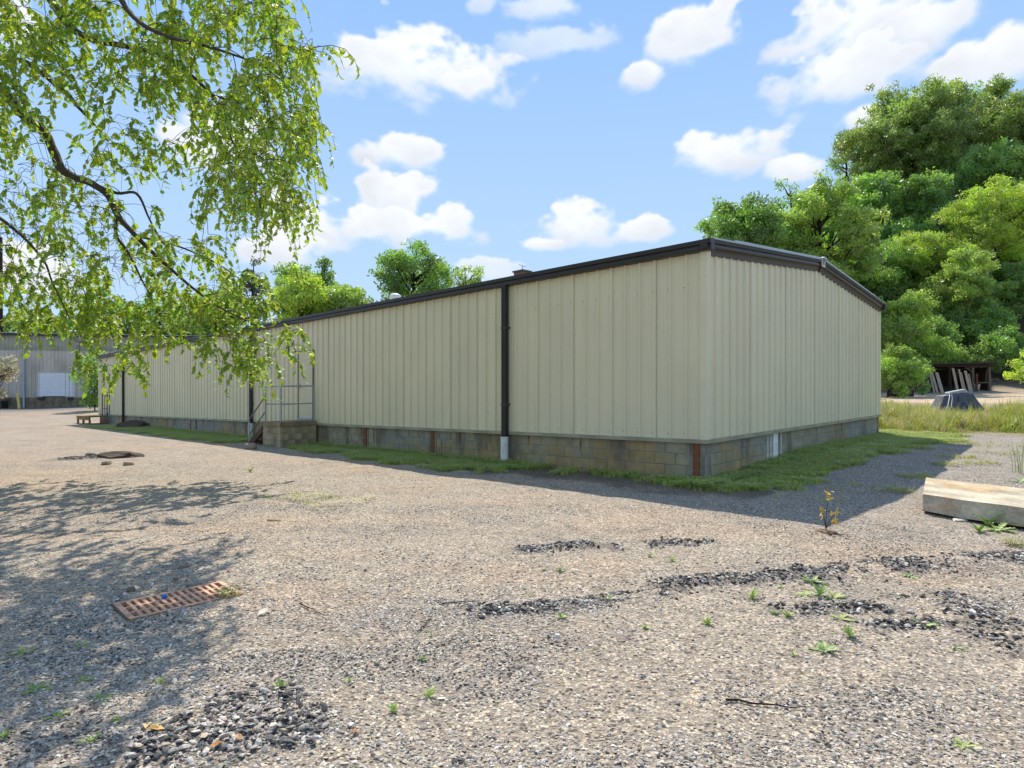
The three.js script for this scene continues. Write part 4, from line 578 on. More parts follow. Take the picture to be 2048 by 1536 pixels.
  [[340, 1162, 0.075, [0.26, 0.07, 0.03], 'curled red-brown leaf just behind the drain grate'], [455, 1145, 0.06, [0.35, 0.12, 0.06], 'small red-brown leaf right behind the grate'], [330, 1470, 0.08, [0.6, 0.36, 0.10], 'orange dead leaf left of the dark stone heap'], [296, 1453, 0.07, [0.6, 0.42, 0.18], 'yellow-tan dead leaf beside a weed by the stone heap'], [418, 1502, 0.06, [0.5, 0.24, 0.08], 'orange leaf scrap among the front dark stones'], [480, 1490, 0.05, [0.55, 0.3, 0.12], 'small orange leaf scrap between the dark stones'], [720, 1466, 0.05, [0.5, 0.25, 0.1], 'lone orange leaf right of the stone heap'], [600, 1158, 0.06, [0.62, 0.45, 0.27], 'pale tan leaf right of the grate on the gravel'], [515, 1240, 0.11, [0.7, 0.62, 0.52], 'whitish flat bark flake below the grate']].forEach(([px, py, s, c, lab], i) => { const [x, z] = flat(px, py); const o = solo('dead_leaf', leafG, M({ color: lin(...c), roughness: 0.8, transmission: 0.25 }), lab, 'dead leaf', [x, G(x, z) + 0.012, z], i * 1.7); o.scale.setScalar(s); });
}
// ---------------------------------------------------------------- leaves, grass, weeds
const leafMat = (t = 0.45) => M({ color: lin(1, 1, 1), roughness: 0.95, transmission: t, thickness: 0, clearcoat: 0.7, clearcoatRoughness: 0.38 });
const LM = leafMat(0.55), GM = leafMat(0.4);
const single = (() => { const g = new GB(), m = [[0, 0, 0], [0, 0.28, 0.02], [0, 0.62, 0.0], [0, 1, -0.12]], l = [[-0.2, 0.22, 0.07], [-0.17, 0.6, 0.06]], r = [[0.2, 0.22, 0.07], [0.17, 0.6, 0.06]]; for (const s of [l, r]) { g.tri(m[0], s[0], m[1]); g.tri(m[1], s[0], s[1]); g.tri(m[1], s[1], m[2]); g.tri(m[2], s[1], m[3]); } return g.geo(); })();
const blade = (g, x, z, a, h, w, lean) => { const dx = Math.cos(a), dz = Math.sin(a), p = (t, s) => { const k = lean * t * t; return [x + dx * k - dz * s, h * (t - 0.18 * lean * t * t / Math.max(0.2, h)), z + dz * k + dx * s]; }; g.quad(p(0, -w), p(0, w), p(0.5, w * 0.85), p(0.5, -w * 0.85)); g.tri(p(0.5, -w * 0.85), p(0.5, w * 0.85), p(1, 0)); };
{
  const R = rng(41);
  const tuft = (n, sp, h, w, lean) => { const g = new GB(); for (let i = 0; i < n; i++) blade(g, (R() - 0.5) * sp, (R() - 0.5) * sp, R() * 6.3, h * (0.5 + 0.6 * R()), w * (0.7 + 0.6 * R()), lean * (0.3 + R())); return g.geo(); };
  const short = tuft(12, 0.14, 0.085, 0.0035, 0.05), tall = tuft(14, 0.16, 0.42, 0.008, 0.16), clover = (() => { const g = new GB(); for (let i = 0; i < 9; i++) { const a = R() * 6.3, x = (R() - 0.5) * 0.14, z = (R() - 0.5) * 0.14, h = 0.03 + 0.045 * R(); for (let k = 0; k < 3; k++) { const b = a + k * 2.1, q = 0.016; g.quad([x, h, z], [x + q * Math.cos(b - 0.5), h + 0.004, z + q * Math.sin(b - 0.5)], [x + q * 1.3 * Math.cos(b), h + 0.003, z + q * 1.3 * Math.sin(b)], [x + q * Math.cos(b + 0.5), h + 0.004, z + q * Math.sin(b + 0.5)]); } } return g.geo(); })();
  const A = [], B = [], D = [];
  const green = () => { const v = 0.75 + 0.5 * R(), y = R(); return y < 0.12 ? lin(0.34 * v, 0.30 * v, 0.12 * v) : lin(lerp(0.27, 0.46, y) * v, lerp(0.45, 0.50, y) * v, 0.05 * v); };
  const straw = () => { const v = 0.8 + 0.4 * R(), y = R(); return y < 0.3 ? lin(0.46 * v, 0.37 * v, 0.18 * v) : lin(lerp(0.28, 0.44, y) * v, lerp(0.40, 0.44, y) * v, 0.05 * v); };
  const inStoop = (l, r) => l > 12.45 && l < 14.6 && r > -1.25;
  for (let i = 0; i < 60000; i++) { const l = R() * 33.5 - 0.6, r = -2.6 * R() - 0.03, [x, z] = XZ(l, r); if (inStoop(l, r) || R() > grassAt(l, r, x, z) * 1.05 * (l > 16 ? 0.6 : 1)) continue; (R() < 0.45 ? D : A).push([mtx(x, G(x, z) - 0.005, z, 0, R() * 6.3, 0, (0.7 + 0.6 * R()) * (r > -0.35 ? 1.35 : 1)), green()]); }
  for (let i = 0; i < 34000; i++) { const r = R() * 13.2 - 0.7, l = -2.9 * R() + 0.05, [x, z] = XZ(l, r); if (R() > grassAt(l, r, x, z) * 1.1) continue; (R() < 0.4 ? D : A).push([mtx(x, G(x, z) - 0.005, z, 0, R() * 6.3, 0, (0.7 + 0.7 * R()) * (l > -0.35 ? 1.4 : 1)), green()]); }
  for (let i = 0; i < 52000; i++) { const r = 12.4 + R() * 20, l = 8 - R() * 26, [x, z] = XZ(l, r); if (x / -z > 0.95 || x / -z < 0.5 || R() > grassAt(l, r, x, z)) continue; const edge = sm(12.8, 15.5, r) * sm(27, 21, r); (R() < 0.3 + 0.6 * (1 - edge) ? A : B).push([mtx(x, G(x, z) - 0.01, z, 0.2 * (R() - 0.5), R() * 6.3, 0.2 * (R() - 0.5), (0.4 + 0.9 * R()) * (0.5 + 0.5 * edge) * (0.3 + 1.5 * sm(0.3, 0.75, fbm(x * 0.9, z * 0.9, 3, 721)))), straw()]); }
  // tufts strewn on the drive at the right and a few patches in the yard
  for (const [px, py, n, s] of [[1850, 915, 50, 0.5], [1960, 905, 60, 0.9], [1920, 935, 40, 0.4], [1895, 950, 45, 0.3], [1830, 965, 40, 0.25], [1790, 985, 40, 0.22], [2010, 925, 40, 0.6], [1860, 892, 120, 0.9], [1990, 885, 100, 1.2], [1700, 980, 20, 0.4], [1620, 1000, 14, 0.5], [650, 1000, 60, 0.7], [585, 985, 30, 0.5], [1960, 948, 30, 0.3], [1765, 925, 25, 0.5], [452, 1192, 16, 0.05], [380, 1192, 7, 0.04], [2030, 1090, 14, 0.08]]) { const [cx, cz] = flat(px, py); for (let i = 0; i < n; i++) { const a = R() * 6.3, q = Math.sqrt(R()) * s, x = cx + Math.cos(a) * q, z = cz + Math.sin(a) * q; (R() < 0.6 ? D : A).push([mtx(x, G(x, z) - 0.004, z, 0, R() * 6.3, 0, 0.5 + 0.7 * R()), straw()]); } }
  instanced('lawn_grass', short, GM, A, scene, 'short green grass along the foot of the warehouse', 'grass'); instanced('ground_clover', clover, GM, D, scene, 'low clover and broad weeds in the grass', 'clover'); instanced('meadow_grass', tall, GM, B, scene, 'tall yellow-green grass round the tarpaulin load', 'grass');
  const fl = []; for (let i = 0; i < 420; i++) { const r = 1 + R() * 10.5, l = -0.3 - R() * 1.7, [x, z] = XZ(l, r); if (R() < grassAt(l, r, x, z)) fl.push([mtx(x, G(x, z) + 0.06 + 0.03 * R(), z, 0, 0, 0, 0.009), null]); } for (let i = 0; i < 160; i++) { const l = 4 + R() * 9, r = -0.2 - R(), [x, z] = XZ(l, r); if (!inStoop(l, r)) fl.push([mtx(x, G(x, z) + 0.07, z, 0, 0, 0, 0.008), null]); }
  instanced('clover_flowers', new THREE.IcosahedronGeometry(1, 1), mats.whitePaint, fl, scene, 'tiny white clover heads in the grass', 'flowers');
  // single weeds in the gravel: rosettes of jagged or oval leaves
  const jag = (() => { const g = new GB(), n = 5; for (const s of [-1, 1]) for (let i = 0; i < n; i++) { const t = i / n, u = (i + 1) / n, w = 0.2 * Math.sin(Math.PI * (0.2 + 0.75 * t)), y = (q) => 0.5 * q - 0.35 * q * q; g.tri([0, y(t), t], [s * w, y(t) + 0.05, t + 0.12], [0, y(u), u]); g.tri([0, y(t), t], [s * w * 0.5, y(t) + 0.02, t - 0.03], [s * w, y(t) + 0.05, t + 0.12]); } return g.geo(); })();
  const oval = (() => { const g = new GB(), o = []; for (let i = 0; i <= 6; i++) { const t = i / 6, y = 0.9 * t - 0.45 * t * t, w = 0.15 * Math.sin(Math.PI * Math.pow(t, 0.8)); o.push([[-w, y + 0.04, t * 0.8], [0, y, t * 0.8], [w, y + 0.04, t * 0.8]]); } for (let i = 0; i < 6; i++) { g.quad(o[i][0], o[i][1], o[i + 1][1], o[i + 1][0]); g.quad(o[i][1], o[i][2], o[i + 1][2], o[i + 1][1]); } return g.geo(); })();
  const wm = [[0.15, 0.30, 0.04], [0.23, 0.36, 0.05], [0.31, 0.40, 0.05]].map((c) => M({ color: lin(...c), roughness: 0.6, transmission: 0.35, thickness: 0 }));
  [[1640, 1192, 62, 1, 'tallest oval-leaved weed in the right gravel'], [1608, 1192, 36, 0, 'low weed just left of the tall oval-leaved weed'], [1668, 1198, 44, 0, 'spreading weed just right of the tall oval-leaved weed'], [1625, 1162, 46, 0, 'jagged weed against the dark stone bank'], [1680, 1242, 52, 0, 'dark feathery weed below the oval-leaved weed'], [1700, 1282, 46, 1, 'upright feathery weed right of centre gravel'], [1650, 1306, 52, 0, 'wide feathery weed below the upright feathery weed'], [1505, 1200, 38, 1, 'small pale weed left of the jagged weed'], [1415, 1252, 34, 1, 'lone bright weed in the middle right gravel'], [1550, 1232, 26, 1, 'left one of a pair of small weeds'], [1575, 1236, 30, 1, 'right one of a pair of small weeds'], [1848, 1256, 46, 0, 'feathery weed beside the stones at the right'], [1910, 1296, 36, 0, 'small dark weed further right of the feathery weed'], [1928, 1492, 48, 0, 'bright yellow-green weed at the lower right corner'], [1588, 1318, 20, 1, 'tiny weed left of the wide feathery weed'], [1820, 1150, 34, 0, 'weed growing on the far right stone bank'], [1560, 1172, 20, 1, 'tiny weed under the dark stone bank'], [1120, 1142, 20, 1, 'tiny weed in the middle distance gravel'], [1090, 1140, 14, 1, 'tiniest sprout left of the middle distance weed'], [1345, 1118, 22, 1, 'thin sprout behind the right stone bank'], [1300, 1108, 20, 1, 'thin sprout far behind the stone bank'], [1215, 1203, 26, 1, 'bright weed on the edge of the middle stone bank'], [1122, 1235, 26, 1, 'weed in front of the middle stone bank'], [1290, 1262, 24, 1, 'pale sprout in the centre right gravel'], [845, 1322, 30, 1, 'small weed in the centre foreground'], [857, 1392, 42, 1, 'yellowish upright weed in the centre foreground'], [787, 1425, 34, 1, 'weed left of the yellowish upright weed'], [865, 1272, 22, 1, 'tiny weed above the centre foreground weeds'], [700, 1362, 24, 1, 'small sprout right of the dark stone heap'], [562, 1376, 36, 1, 'bright weed behind the dark stone heap'], [185, 1486, 50, 1, 'bright yellow-green weed at the lower left'], [112, 1440, 46, 0, 'weed above the lower left yellow-green weed'], [245, 1444, 40, 0, 'weed left of the dark stone heap'], [70, 1390, 56, 0, 'broad weed in the tree shade at the left'], [48, 1308, 52, 0, 'weed in the tree shade at the far left'], [160, 1295, 36, 0, 'bright weed at the edge of the tree shade'], [205, 1402, 44, 0, 'dark weed inside the tree shade'], [320, 1368, 28, 1, 'small weed at the tip of the tree shade'], [165, 1368, 36, 0, 'middle weed of the shaded left patch'], [10, 1482, 40, 1, 'weed cut by the lower left edge'], [500, 938, 26, 1, 'tiny weed in the open yard'], [330, 1450, 36, 0, 'ragged weed beside the orange leaves'], [1975, 1052, 78, 1, 'bright bushy weed against the front of the slab'], [1995, 1062, 62, 0, 'jagged weed beside the bushy weed by the slab'], [1958, 1066, 50, 1, 'low weed below the bushy weed by the slab'], [2040, 978, 40, 0, 'weed behind the concrete slab at the right edge']].forEach(([px, py, s, k, lab], i) => {
    const [x, z] = flat(px, py), size = s / F * -z * 1.0, w = thing('weed', lab, 'weed', [x, G(x, z) - 0.004, z], i * 1.3), n = k ? 6 + (i % 3) : 7 + (i % 4);
    for (let j = 0; j < n; j++) { const o = part(w, 'leaf', k ? oval : jag, wm[(i + (j % 2)) % 3]); o.rotation.set((k ? -0.35 : -0.3) + 0.6 * R(), j / n * 6.283 + 0.6 * R(), 0, 'YXZ'); o.scale.setScalar(size * (k ? 0.62 : 0.55) * (0.65 + 0.5 * R())); }
  });
  // yellowing sapling in front of the building's shadow
  const [sx, sz] = flat(1652, 1066), sp = thing('sapling', 'small yellowing sapling at the edge of the building shadow', 'sapling', [sx, G(sx, sz), sz]), stems = [[[0, -0.02, 0], [0.0, 0.16, 0], [0.01, 0.3, 0.01], [0.04, 0.45, 0]], [[0, 0.03, 0], [-0.03, 0.18, 0.01], [-0.06, 0.26, 0]], [[0, 0.06, 0], [0.06, 0.16, 0], [0.11, 0.24, 0.02]], [[0, 0.05, 0], [0.05, 0.1, 0.01], [0.12, 0.12, 0]]], yl = M({ color: lin(0.62, 0.46, 0.06), roughness: 0.7, transmission: 0.4, thickness: 0 });
  for (const s of stems) { part(sp, 'stem', new GB().tube(s, s.map((_, i) => 0.005 - 0.001 * i), 5).geo(true), bark(0.28, 0.17, 0.1)); const e = s[s.length - 1], m = s[s.length - 2]; for (let j = 0; j < 12; j++) { const t = 0.25 + 0.85 * R(), o = part(sp, 'leaf', single, yl); o.position.set(lerp(m[0], e[0], t), lerp(m[1], e[1], t), lerp(m[2], e[2], t)); o.rotation.set(R() * 2, R() * 6.3, 1.2 * (R() - 0.5) + 0.9); o.scale.setScalar(0.042 + 0.03 * R()); } }
  const sm2 = new THREE.IcosahedronGeometry(0.11, 2), q = sm2.attributes.position; for (let i = 0; i < q.count; i++) q.setXYZ(i, q.getX(i) * (0.7 + 0.6 * h2(i, 3)), q.getY(i) * 0.25, q.getZ(i) * (0.7 + 0.6 * h2(i, 4))); sm2.computeVertexNormals(); part(sp, 'root_soil', sm2, M({ color: lin(0.14, 0.085, 0.05) }));
  // dry stalk grass at the right edge
  const [tx, tz] = flat(2044, 965), tg = thing('tall_grass_tuft', 'tall thin seeding grass at the right edge behind the slab', 'grass tuft', [tx, G(tx, tz), tz]); for (let i = 0; i < 14; i++) { const g = new GB(); blade(g, (R() - 0.5) * 0.2, (R() - 0.5) * 0.2, R() * 6.3, 0.35 + 0.4 * R(), 0.005, 0.25 * R()); part(tg, 'blade', g, wm[i % 2]); }
}

// ---------------------------------------------------------------- trees of the bank and the yard's far side
const clumps = [0, 1, 2].map((s) => { const R = rng(900 + s), g = new GB(); for (let i = 0; i < 8; i++) { const a = R() * 6.28, b = Math.acos(2 * R() - 1), q = 0.25 + 0.75 * Math.sqrt(R()), c = [Math.sin(b) * Math.cos(a) * q, Math.cos(b) * q * 0.75, Math.sin(b) * Math.sin(a) * q], u = new THREE.Vector3(R() - 0.5, R() - 0.75, R() - 0.5).normalize(), w = new THREE.Vector3(R() - 0.5, 0.4 * (R() - 0.5), R() - 0.5).cross(u).normalize(), L = 0.52 + 0.3 * R(), W = 0.26 + 0.1 * R(), p = (l, t, d) => [c[0] + u.x * L * l + w.x * W * t, c[1] + u.y * L * l + w.y * W * t - d, c[2] + u.z * L * l + w.z * W * t]; g.tri(p(-0.5, 0, 0), p(0, -0.5, 0.04), p(0.55, 0, 0.03)); g.tri(p(-0.5, 0, 0), p(0.55, 0, 0.03), p(0, 0.5, 0.04)); } return g.geo(); });
const needle = (() => { const R = rng(77), g = new GB(); for (let i = 0; i < 26; i++) { const x = (R() - 0.5) * 2, z = (R() - 0.5) * 0.9, a = R() * 6.3, l = 0.35; g.tri([x, 0, z], [x + 0.05, 0.02, z + 0.05], [x + Math.cos(a) * l, 0.12 * (R() - 0.3), z + Math.sin(a) * l]); } return g.geo(); })();
const barks = [bark(0.10, 0.08, 0.062), bark(0.17, 0.14, 0.115), bark(0.42, 0.37, 0.31)];
let treeSeed = 1;
const BANK = 'trees on the wooded bank';
function tree(name, label, category, px, d, topPy, widthPx, lowPy, col, o = {}) {
  const R = rng(1000 + treeSeed++ * 17), x = (px - 1024) / F * d, z = -d, gy = G(x, z), top = EYE + (785 - topPy) / F * d - gy, low = Math.max(0.15, EYE + (785 - lowPy) / F * d - gy), w = widthPx / F * d / 2 * (o.group === BANK ? 1.14 : 1), size = o.leaf ?? 0.5;
  const t = thing(name, label, category, [x, gy - 0.05, z], 0, o.group), cy = (top + low) / 2, ry = (top - low) / 2, lobes = [], n = Math.round((o.lobes ?? 18) * 1.5), lr = 0.78 * (o.lobe ?? 0.36) * Math.min(w, ry * 1.3);
  for (let i = 0; i < n * 6 && lobes.length < n; i++) { const a = R() * 6.28, b = Math.acos(1 - 2 * R()), q = 0.35 + 0.65 * Math.pow(R(), 0.5), r = lr * (0.65 + 0.6 * R()), p = [Math.sin(b) * Math.cos(a) * q * (w - r * 0.8), cy + Math.cos(b) * q * (ry - r * 0.65), Math.sin(b) * Math.sin(a) * q * (w - r * 0.8)]; if (o.cone) { const k = 1 - 0.75 * clamp((p[1] - low) / (top - low)); p[0] *= k; p[2] *= k; } if (lobes.every((m) => Math.hypot(m[0] - p[0], m[1] - p[1], m[2] - p[2]) > 0.7 * Math.max(r, m[3]) * (i < n * 3 ? 1 : 0.5))) lobes.push([...p, r, 0.82 + 0.36 * R()]); }
  const g = new GB(), tr = o.trunk ?? clamp(top * 0.018, 0.03, 0.3), bend = (R() - 0.5) * 0.1 * top, sy = lerp(low, cy, 0.5);
  g.tube([[0, -0.3, 0], [bend * 0.3, sy * 0.5, 0], [bend * 0.6, sy, bend * 0.3], [bend * 0.4, cy, 0], [0, lerp(cy, top, 0.5), 0]], [tr * 1.25, tr, tr * 0.85, tr * 0.5, tr * 0.1], 9);
  for (const m of lobes) { const s = clamp(m[1] - 0.9 * Math.hypot(m[0], m[2]), sy * 0.75, top * 0.85), k = [bend * 0.5, s, 0]; g.tube([k, [lerp(k[0], m[0], 0.5), lerp(k[1], m[1], 0.4), lerp(k[2], m[2], 0.5)], [m[0], m[1] + m[3] * 0.3, m[2]]], [tr * 0.4, tr * 0.26, tr * 0.08], 5, false); }
  part(t, 'trunk', g.geo(true), barks[o.bark ?? 0]);
  const list = [];
  for (const m of lobes) {
    const tuftR = size * 1.15, tufts = Math.round(4 * m[3] * m[3] / (tuftR * tuftR) * 0.62 * (o.dense ?? 1.15));
    for (let k = 0; k < tufts; k++) {                                   // foliage sits in tufts, with gaps between them
      const a = R() * 6.28, b = Math.acos(1 - 2 * R()), q = m[3] * (0.45 + 0.66 * R() + (R() < 0.22 ? 0.5 * R() : 0)), cx = m[0] + Math.sin(b) * Math.cos(a) * q, cY = m[1] + Math.cos(b) * q * 0.85, cz = m[2] + Math.sin(b) * Math.sin(a) * q, v0 = m[4] * (0.7 + 0.6 * R()), y = R() * 0.3;
      if (cY < low * 0.4) continue;
      for (let i = 0; i < 7; i++) { const e = R() * 6.28, h = Math.sqrt(R()) * tuftR * 0.9, v = v0 * (0.85 + 0.3 * R()); list.push([mtx(cx + Math.cos(e) * h, cY + tuftR * (0.7 * R() - 0.45) - 0.25 * h, cz + Math.sin(e) * h, R() * 6.3, R() * 6.3, R() * 6.3, size * (0.6 + 0.6 * R())), lin((col[0] + y * col[1] * 0.5) * v, col[1] * v, col[2] * v)]); }
    }
  }
  if (o.needles) instanced('crown', needle, LM, list.map(([m, c], i) => { const p = new THREE.Vector3().setFromMatrixPosition(m); return [mtx(p.x, p.y, p.z, 0.2 * (R() - 0.5), R() * 6.3, 0.3 * (R() - 0.5), size * 1.2), c]; }), t); else instanced('crown', clumps[treeSeed % 3], LM, list, t);
  return t;
}
const OLIVE = [0.26, 0.41, 0.06], MID = [0.20, 0.41, 0.045], LIME = [0.37, 0.56, 0.035], FRESH = [0.29, 0.48, 0.05];
const BACK = 'trees behind the long warehouse', FARG = 'distant trees along the left skyline', UND = 'shrubs at the foot of the wooded bank';
const T = (...a) => tree(...a);
T('oak_tree', 'largest olive-green oak crowning the wooded bank', 'tree', 1830, 88, 160, 290, 440, OLIVE, { lobes: 26, leaf: 0.62, lobe: 0.34, group: BANK });
T('oak_tree', 'olive oak on the skyline at the right edge of the bank', 'tree', 2005, 90, 158, 200, 410, OLIVE, { lobes: 22, leaf: 0.62, group: BANK });
T('oak_tree', 'oak half hidden between the two skyline oaks', 'tree', 1925, 96, 185, 220, 430, MID, { lobes: 20, leaf: 0.66, group: BANK });
T('oak_tree', 'broad tree below the skyline oaks', 'tree', 1960, 80, 300, 230, 560, MID, { lobes: 20, leaf: 0.6, group: BANK });
T('broadleaf_tree', 'tree in the gap under the left of the largest oak', 'tree', 1770, 78, 330, 190, 540, MID, { lobes: 20, leaf: 0.55, group: BANK });
T('feathery_tree', 'thin feathery tree left of the largest oak', 'tree', 1692, 98, 262, 70, 400, MID, { lobes: 14, leaf: 0.5, dense: 0.5, group: BANK });
T('broadleaf_tree', 'rounded green tree above the gable corner of the warehouse', 'tree', 1490, 56, 362, 150, 560, MID, { lobes: 22, leaf: 0.46, group: BANK });
T('broadleaf_tree', 'broad yellow-green tree above the warehouse ridge', 'tree', 1640, 57, 348, 200, 600, FRESH, { lobes: 28, leaf: 0.46, lobe: 0.3, group: BANK });
T('broadleaf_tree', 'thin-topped tree between the two trees over the ridge', 'tree', 1580, 68, 348, 90, 520, MID, { lobes: 12, leaf: 0.5, dense: 0.6, group: BANK });
T('broadleaf_tree', 'mid-green tree behind the lower rake of the gable', 'tree', 1735, 66, 440, 140, 640, MID, { lobes: 18, leaf: 0.46, group: BANK });
T('broadleaf_tree', 'tree low behind the gable roof slope', 'tree', 1560, 62, 440, 150, 620, MID, { lobes: 16, leaf: 0.5, group: BANK });
T('locust_tree', 'bright lime-green locust filling the right edge', 'tree', 2005, 64, 338, 210, 640, LIME, { lobes: 34, leaf: 0.36, lobe: 0.3, dense: 1.0, bark: 1, group: BANK });
T('locust_tree', 'lime-green locust spreading above the shed', 'tree', 1865, 66, 448, 190, 660, LIME, { lobes: 32, leaf: 0.36, lobe: 0.3, group: BANK });
T('young_tree', 'young tree with pale slender trunk above the shed', 'tree', 1938, 58, 480, 110, 640, FRESH, { lobes: 14, leaf: 0.34, dense: 0.75, bark: 2, trunk: 0.13, group: BANK });
T('broadleaf_tree', 'green tree right of the warehouse far corner', 'tree', 1795, 53, 560, 120, 720, FRESH, { lobes: 18, leaf: 0.36, group: BANK });
T('broadleaf_tree', 'tree directly behind the pale slender trunk', 'tree', 1985, 66, 540, 130, 720, MID, { lobes: 16, leaf: 0.42, group: BANK });
T('shrub', 'yellow-green bush beside the warehouse far corner', 'shrub', 1800, 43, 685, 110, 800, FRESH, { lobes: 16, leaf: 0.26, group: UND });
T('shrub', 'vine-covered thicket on the shed roof', 'shrub', 1880, 53, 660, 130, 760, FRESH, { lobes: 18, leaf: 0.3, group: UND });
T('shrub', 'thicket right of the shed', 'shrub', 2015, 52, 650, 110, 800, MID, { lobes: 18, leaf: 0.32, group: UND });
T('shrub', 'bright bush cut by the right edge by the road', 'shrub', 2052, 36, 690, 60, 800, LIME, { lobes: 10, leaf: 0.24, group: UND });
T('shrub', 'thicket behind the left half of the shed', 'shrub', 1835, 56, 610, 140, 790, MID, { lobes: 16, leaf: 0.36, group: UND });
T('shrub', 'thicket behind the right half of the shed', 'shrub', 1955, 58, 600, 150, 780, MID, { lobes: 16, leaf: 0.36, group: UND });
T('broadleaf_tree', 'leafy tree filling the slope between pale trunk and right edge', 'tree', 2025, 61, 520, 150, 740, MID, { lobes: 20, leaf: 0.36, group: BANK });
T('broadleaf_tree', 'dense green tree low on the slope above the shed roof', 'tree', 1890, 61, 540, 150, 740, FRESH, { lobes: 22, leaf: 0.36, group: BANK });
T('broadleaf_tree', 'tree showing between gable rake and lime locust', 'tree', 1760, 70, 480, 130, 720, MID, { lobes: 18, leaf: 0.46, group: BANK });
T('broadleaf_tree', 'tree in the gap below the largest oak and above the locust', 'tree', 1850, 76, 400, 150, 540, MID, { lobes: 18, leaf: 0.5, group: BANK });
T('broadleaf_tree', 'green tree behind the left side of the locust crown', 'tree', 1800, 72, 430, 120, 640, MID, { lobes: 16, leaf: 0.48, group: BANK });
T('broadleaf_tree', 'tree seen through the broad yellow-green tree over the ridge', 'tree', 1655, 74, 420, 130, 600, MID, { lobes: 16, leaf: 0.5, group: BANK });
T('shrub', 'low shrub between the yellow-green bush and the shed', 'shrub', 1845, 46, 715, 40, 795, MID, { lobes: 9, leaf: 0.24, group: UND });
T('broadleaf_tree', 'tall lone tree rising over the long warehouse roof', 'tree', 825, 58, 467, 175, 640, MID, { lobes: 24, leaf: 0.44, lobe: 0.3, group: BACK });
T('broadleaf_tree', 'smaller tree touching the lone tree on its right', 'tree', 930, 60, 522, 95, 650, FRESH, { lobes: 14, leaf: 0.4, dense: 0.8, group: BACK });
T('broadleaf_tree', 'yellow-green tree left of the lone tree', 'tree', 600, 53, 528, 120, 680, LIME, { lobes: 20, leaf: 0.4, group: BACK });
T('broadleaf_tree', 'low yellow-green tree beside the lone tree', 'tree', 690, 55, 556, 120, 660, FRESH, { lobes: 18, leaf: 0.4, group: BACK });
T('broadleaf_tree', 'pointed green tree behind the yellow-green trees', 'tree', 650, 66, 508, 70, 640, MID, { lobes: 14, leaf: 0.46, cone: 1, group: BACK });
T('broadleaf_tree', 'rounded tree farther back left of the lone tree', 'tree', 590, 84, 505, 110, 640, MID, { lobes: 16, leaf: 0.6, group: BACK });
T('pine_tree', 'pine left of the yellow-green trees', 'tree', 505, 60, 510, 110, 660, [0.09, 0.15, 0.06], { lobes: 26, leaf: 0.34, dense: 0.7, lobe: 0.2, cone: 1, group: BACK });
T('broadleaf_tree', 'tree between the pine and the drooping branches', 'tree', 440, 64, 570, 110, 680, MID, { lobes: 16, leaf: 0.5, group: BACK });
[[-40, 600, MID, 'first'], [40, 628, MID, 'second'], [110, 622, FRESH, 'third'], [180, 612, MID, 'fourth'], [250, 596, MID, 'fifth'], [320, 592, MID, 'sixth'], [385, 604, FRESH, 'seventh']].forEach(([px, tp, c, o]) => T('distant_tree', o + ' distant tree from the left behind the grey warehouse roof', 'tree', px, 96, tp, 115, 700, c, { lobes: 14, leaf: 0.7, group: FARG }));
T('shrub', 'green shrub between the two warehouses', 'shrub', 190, 47, 690, 64, 812, MID, { lobes: 22, leaf: 0.36, dense: 1.4, trunk: 0.04 });
T('flowering_shrub', 'whitish flowering shrub at the left edge of the yard', 'shrub', -4, 40, 690, 70, 800, [0.42, 0.42, 0.27], { lobes: 14, leaf: 0.24, dense: 0.8 });
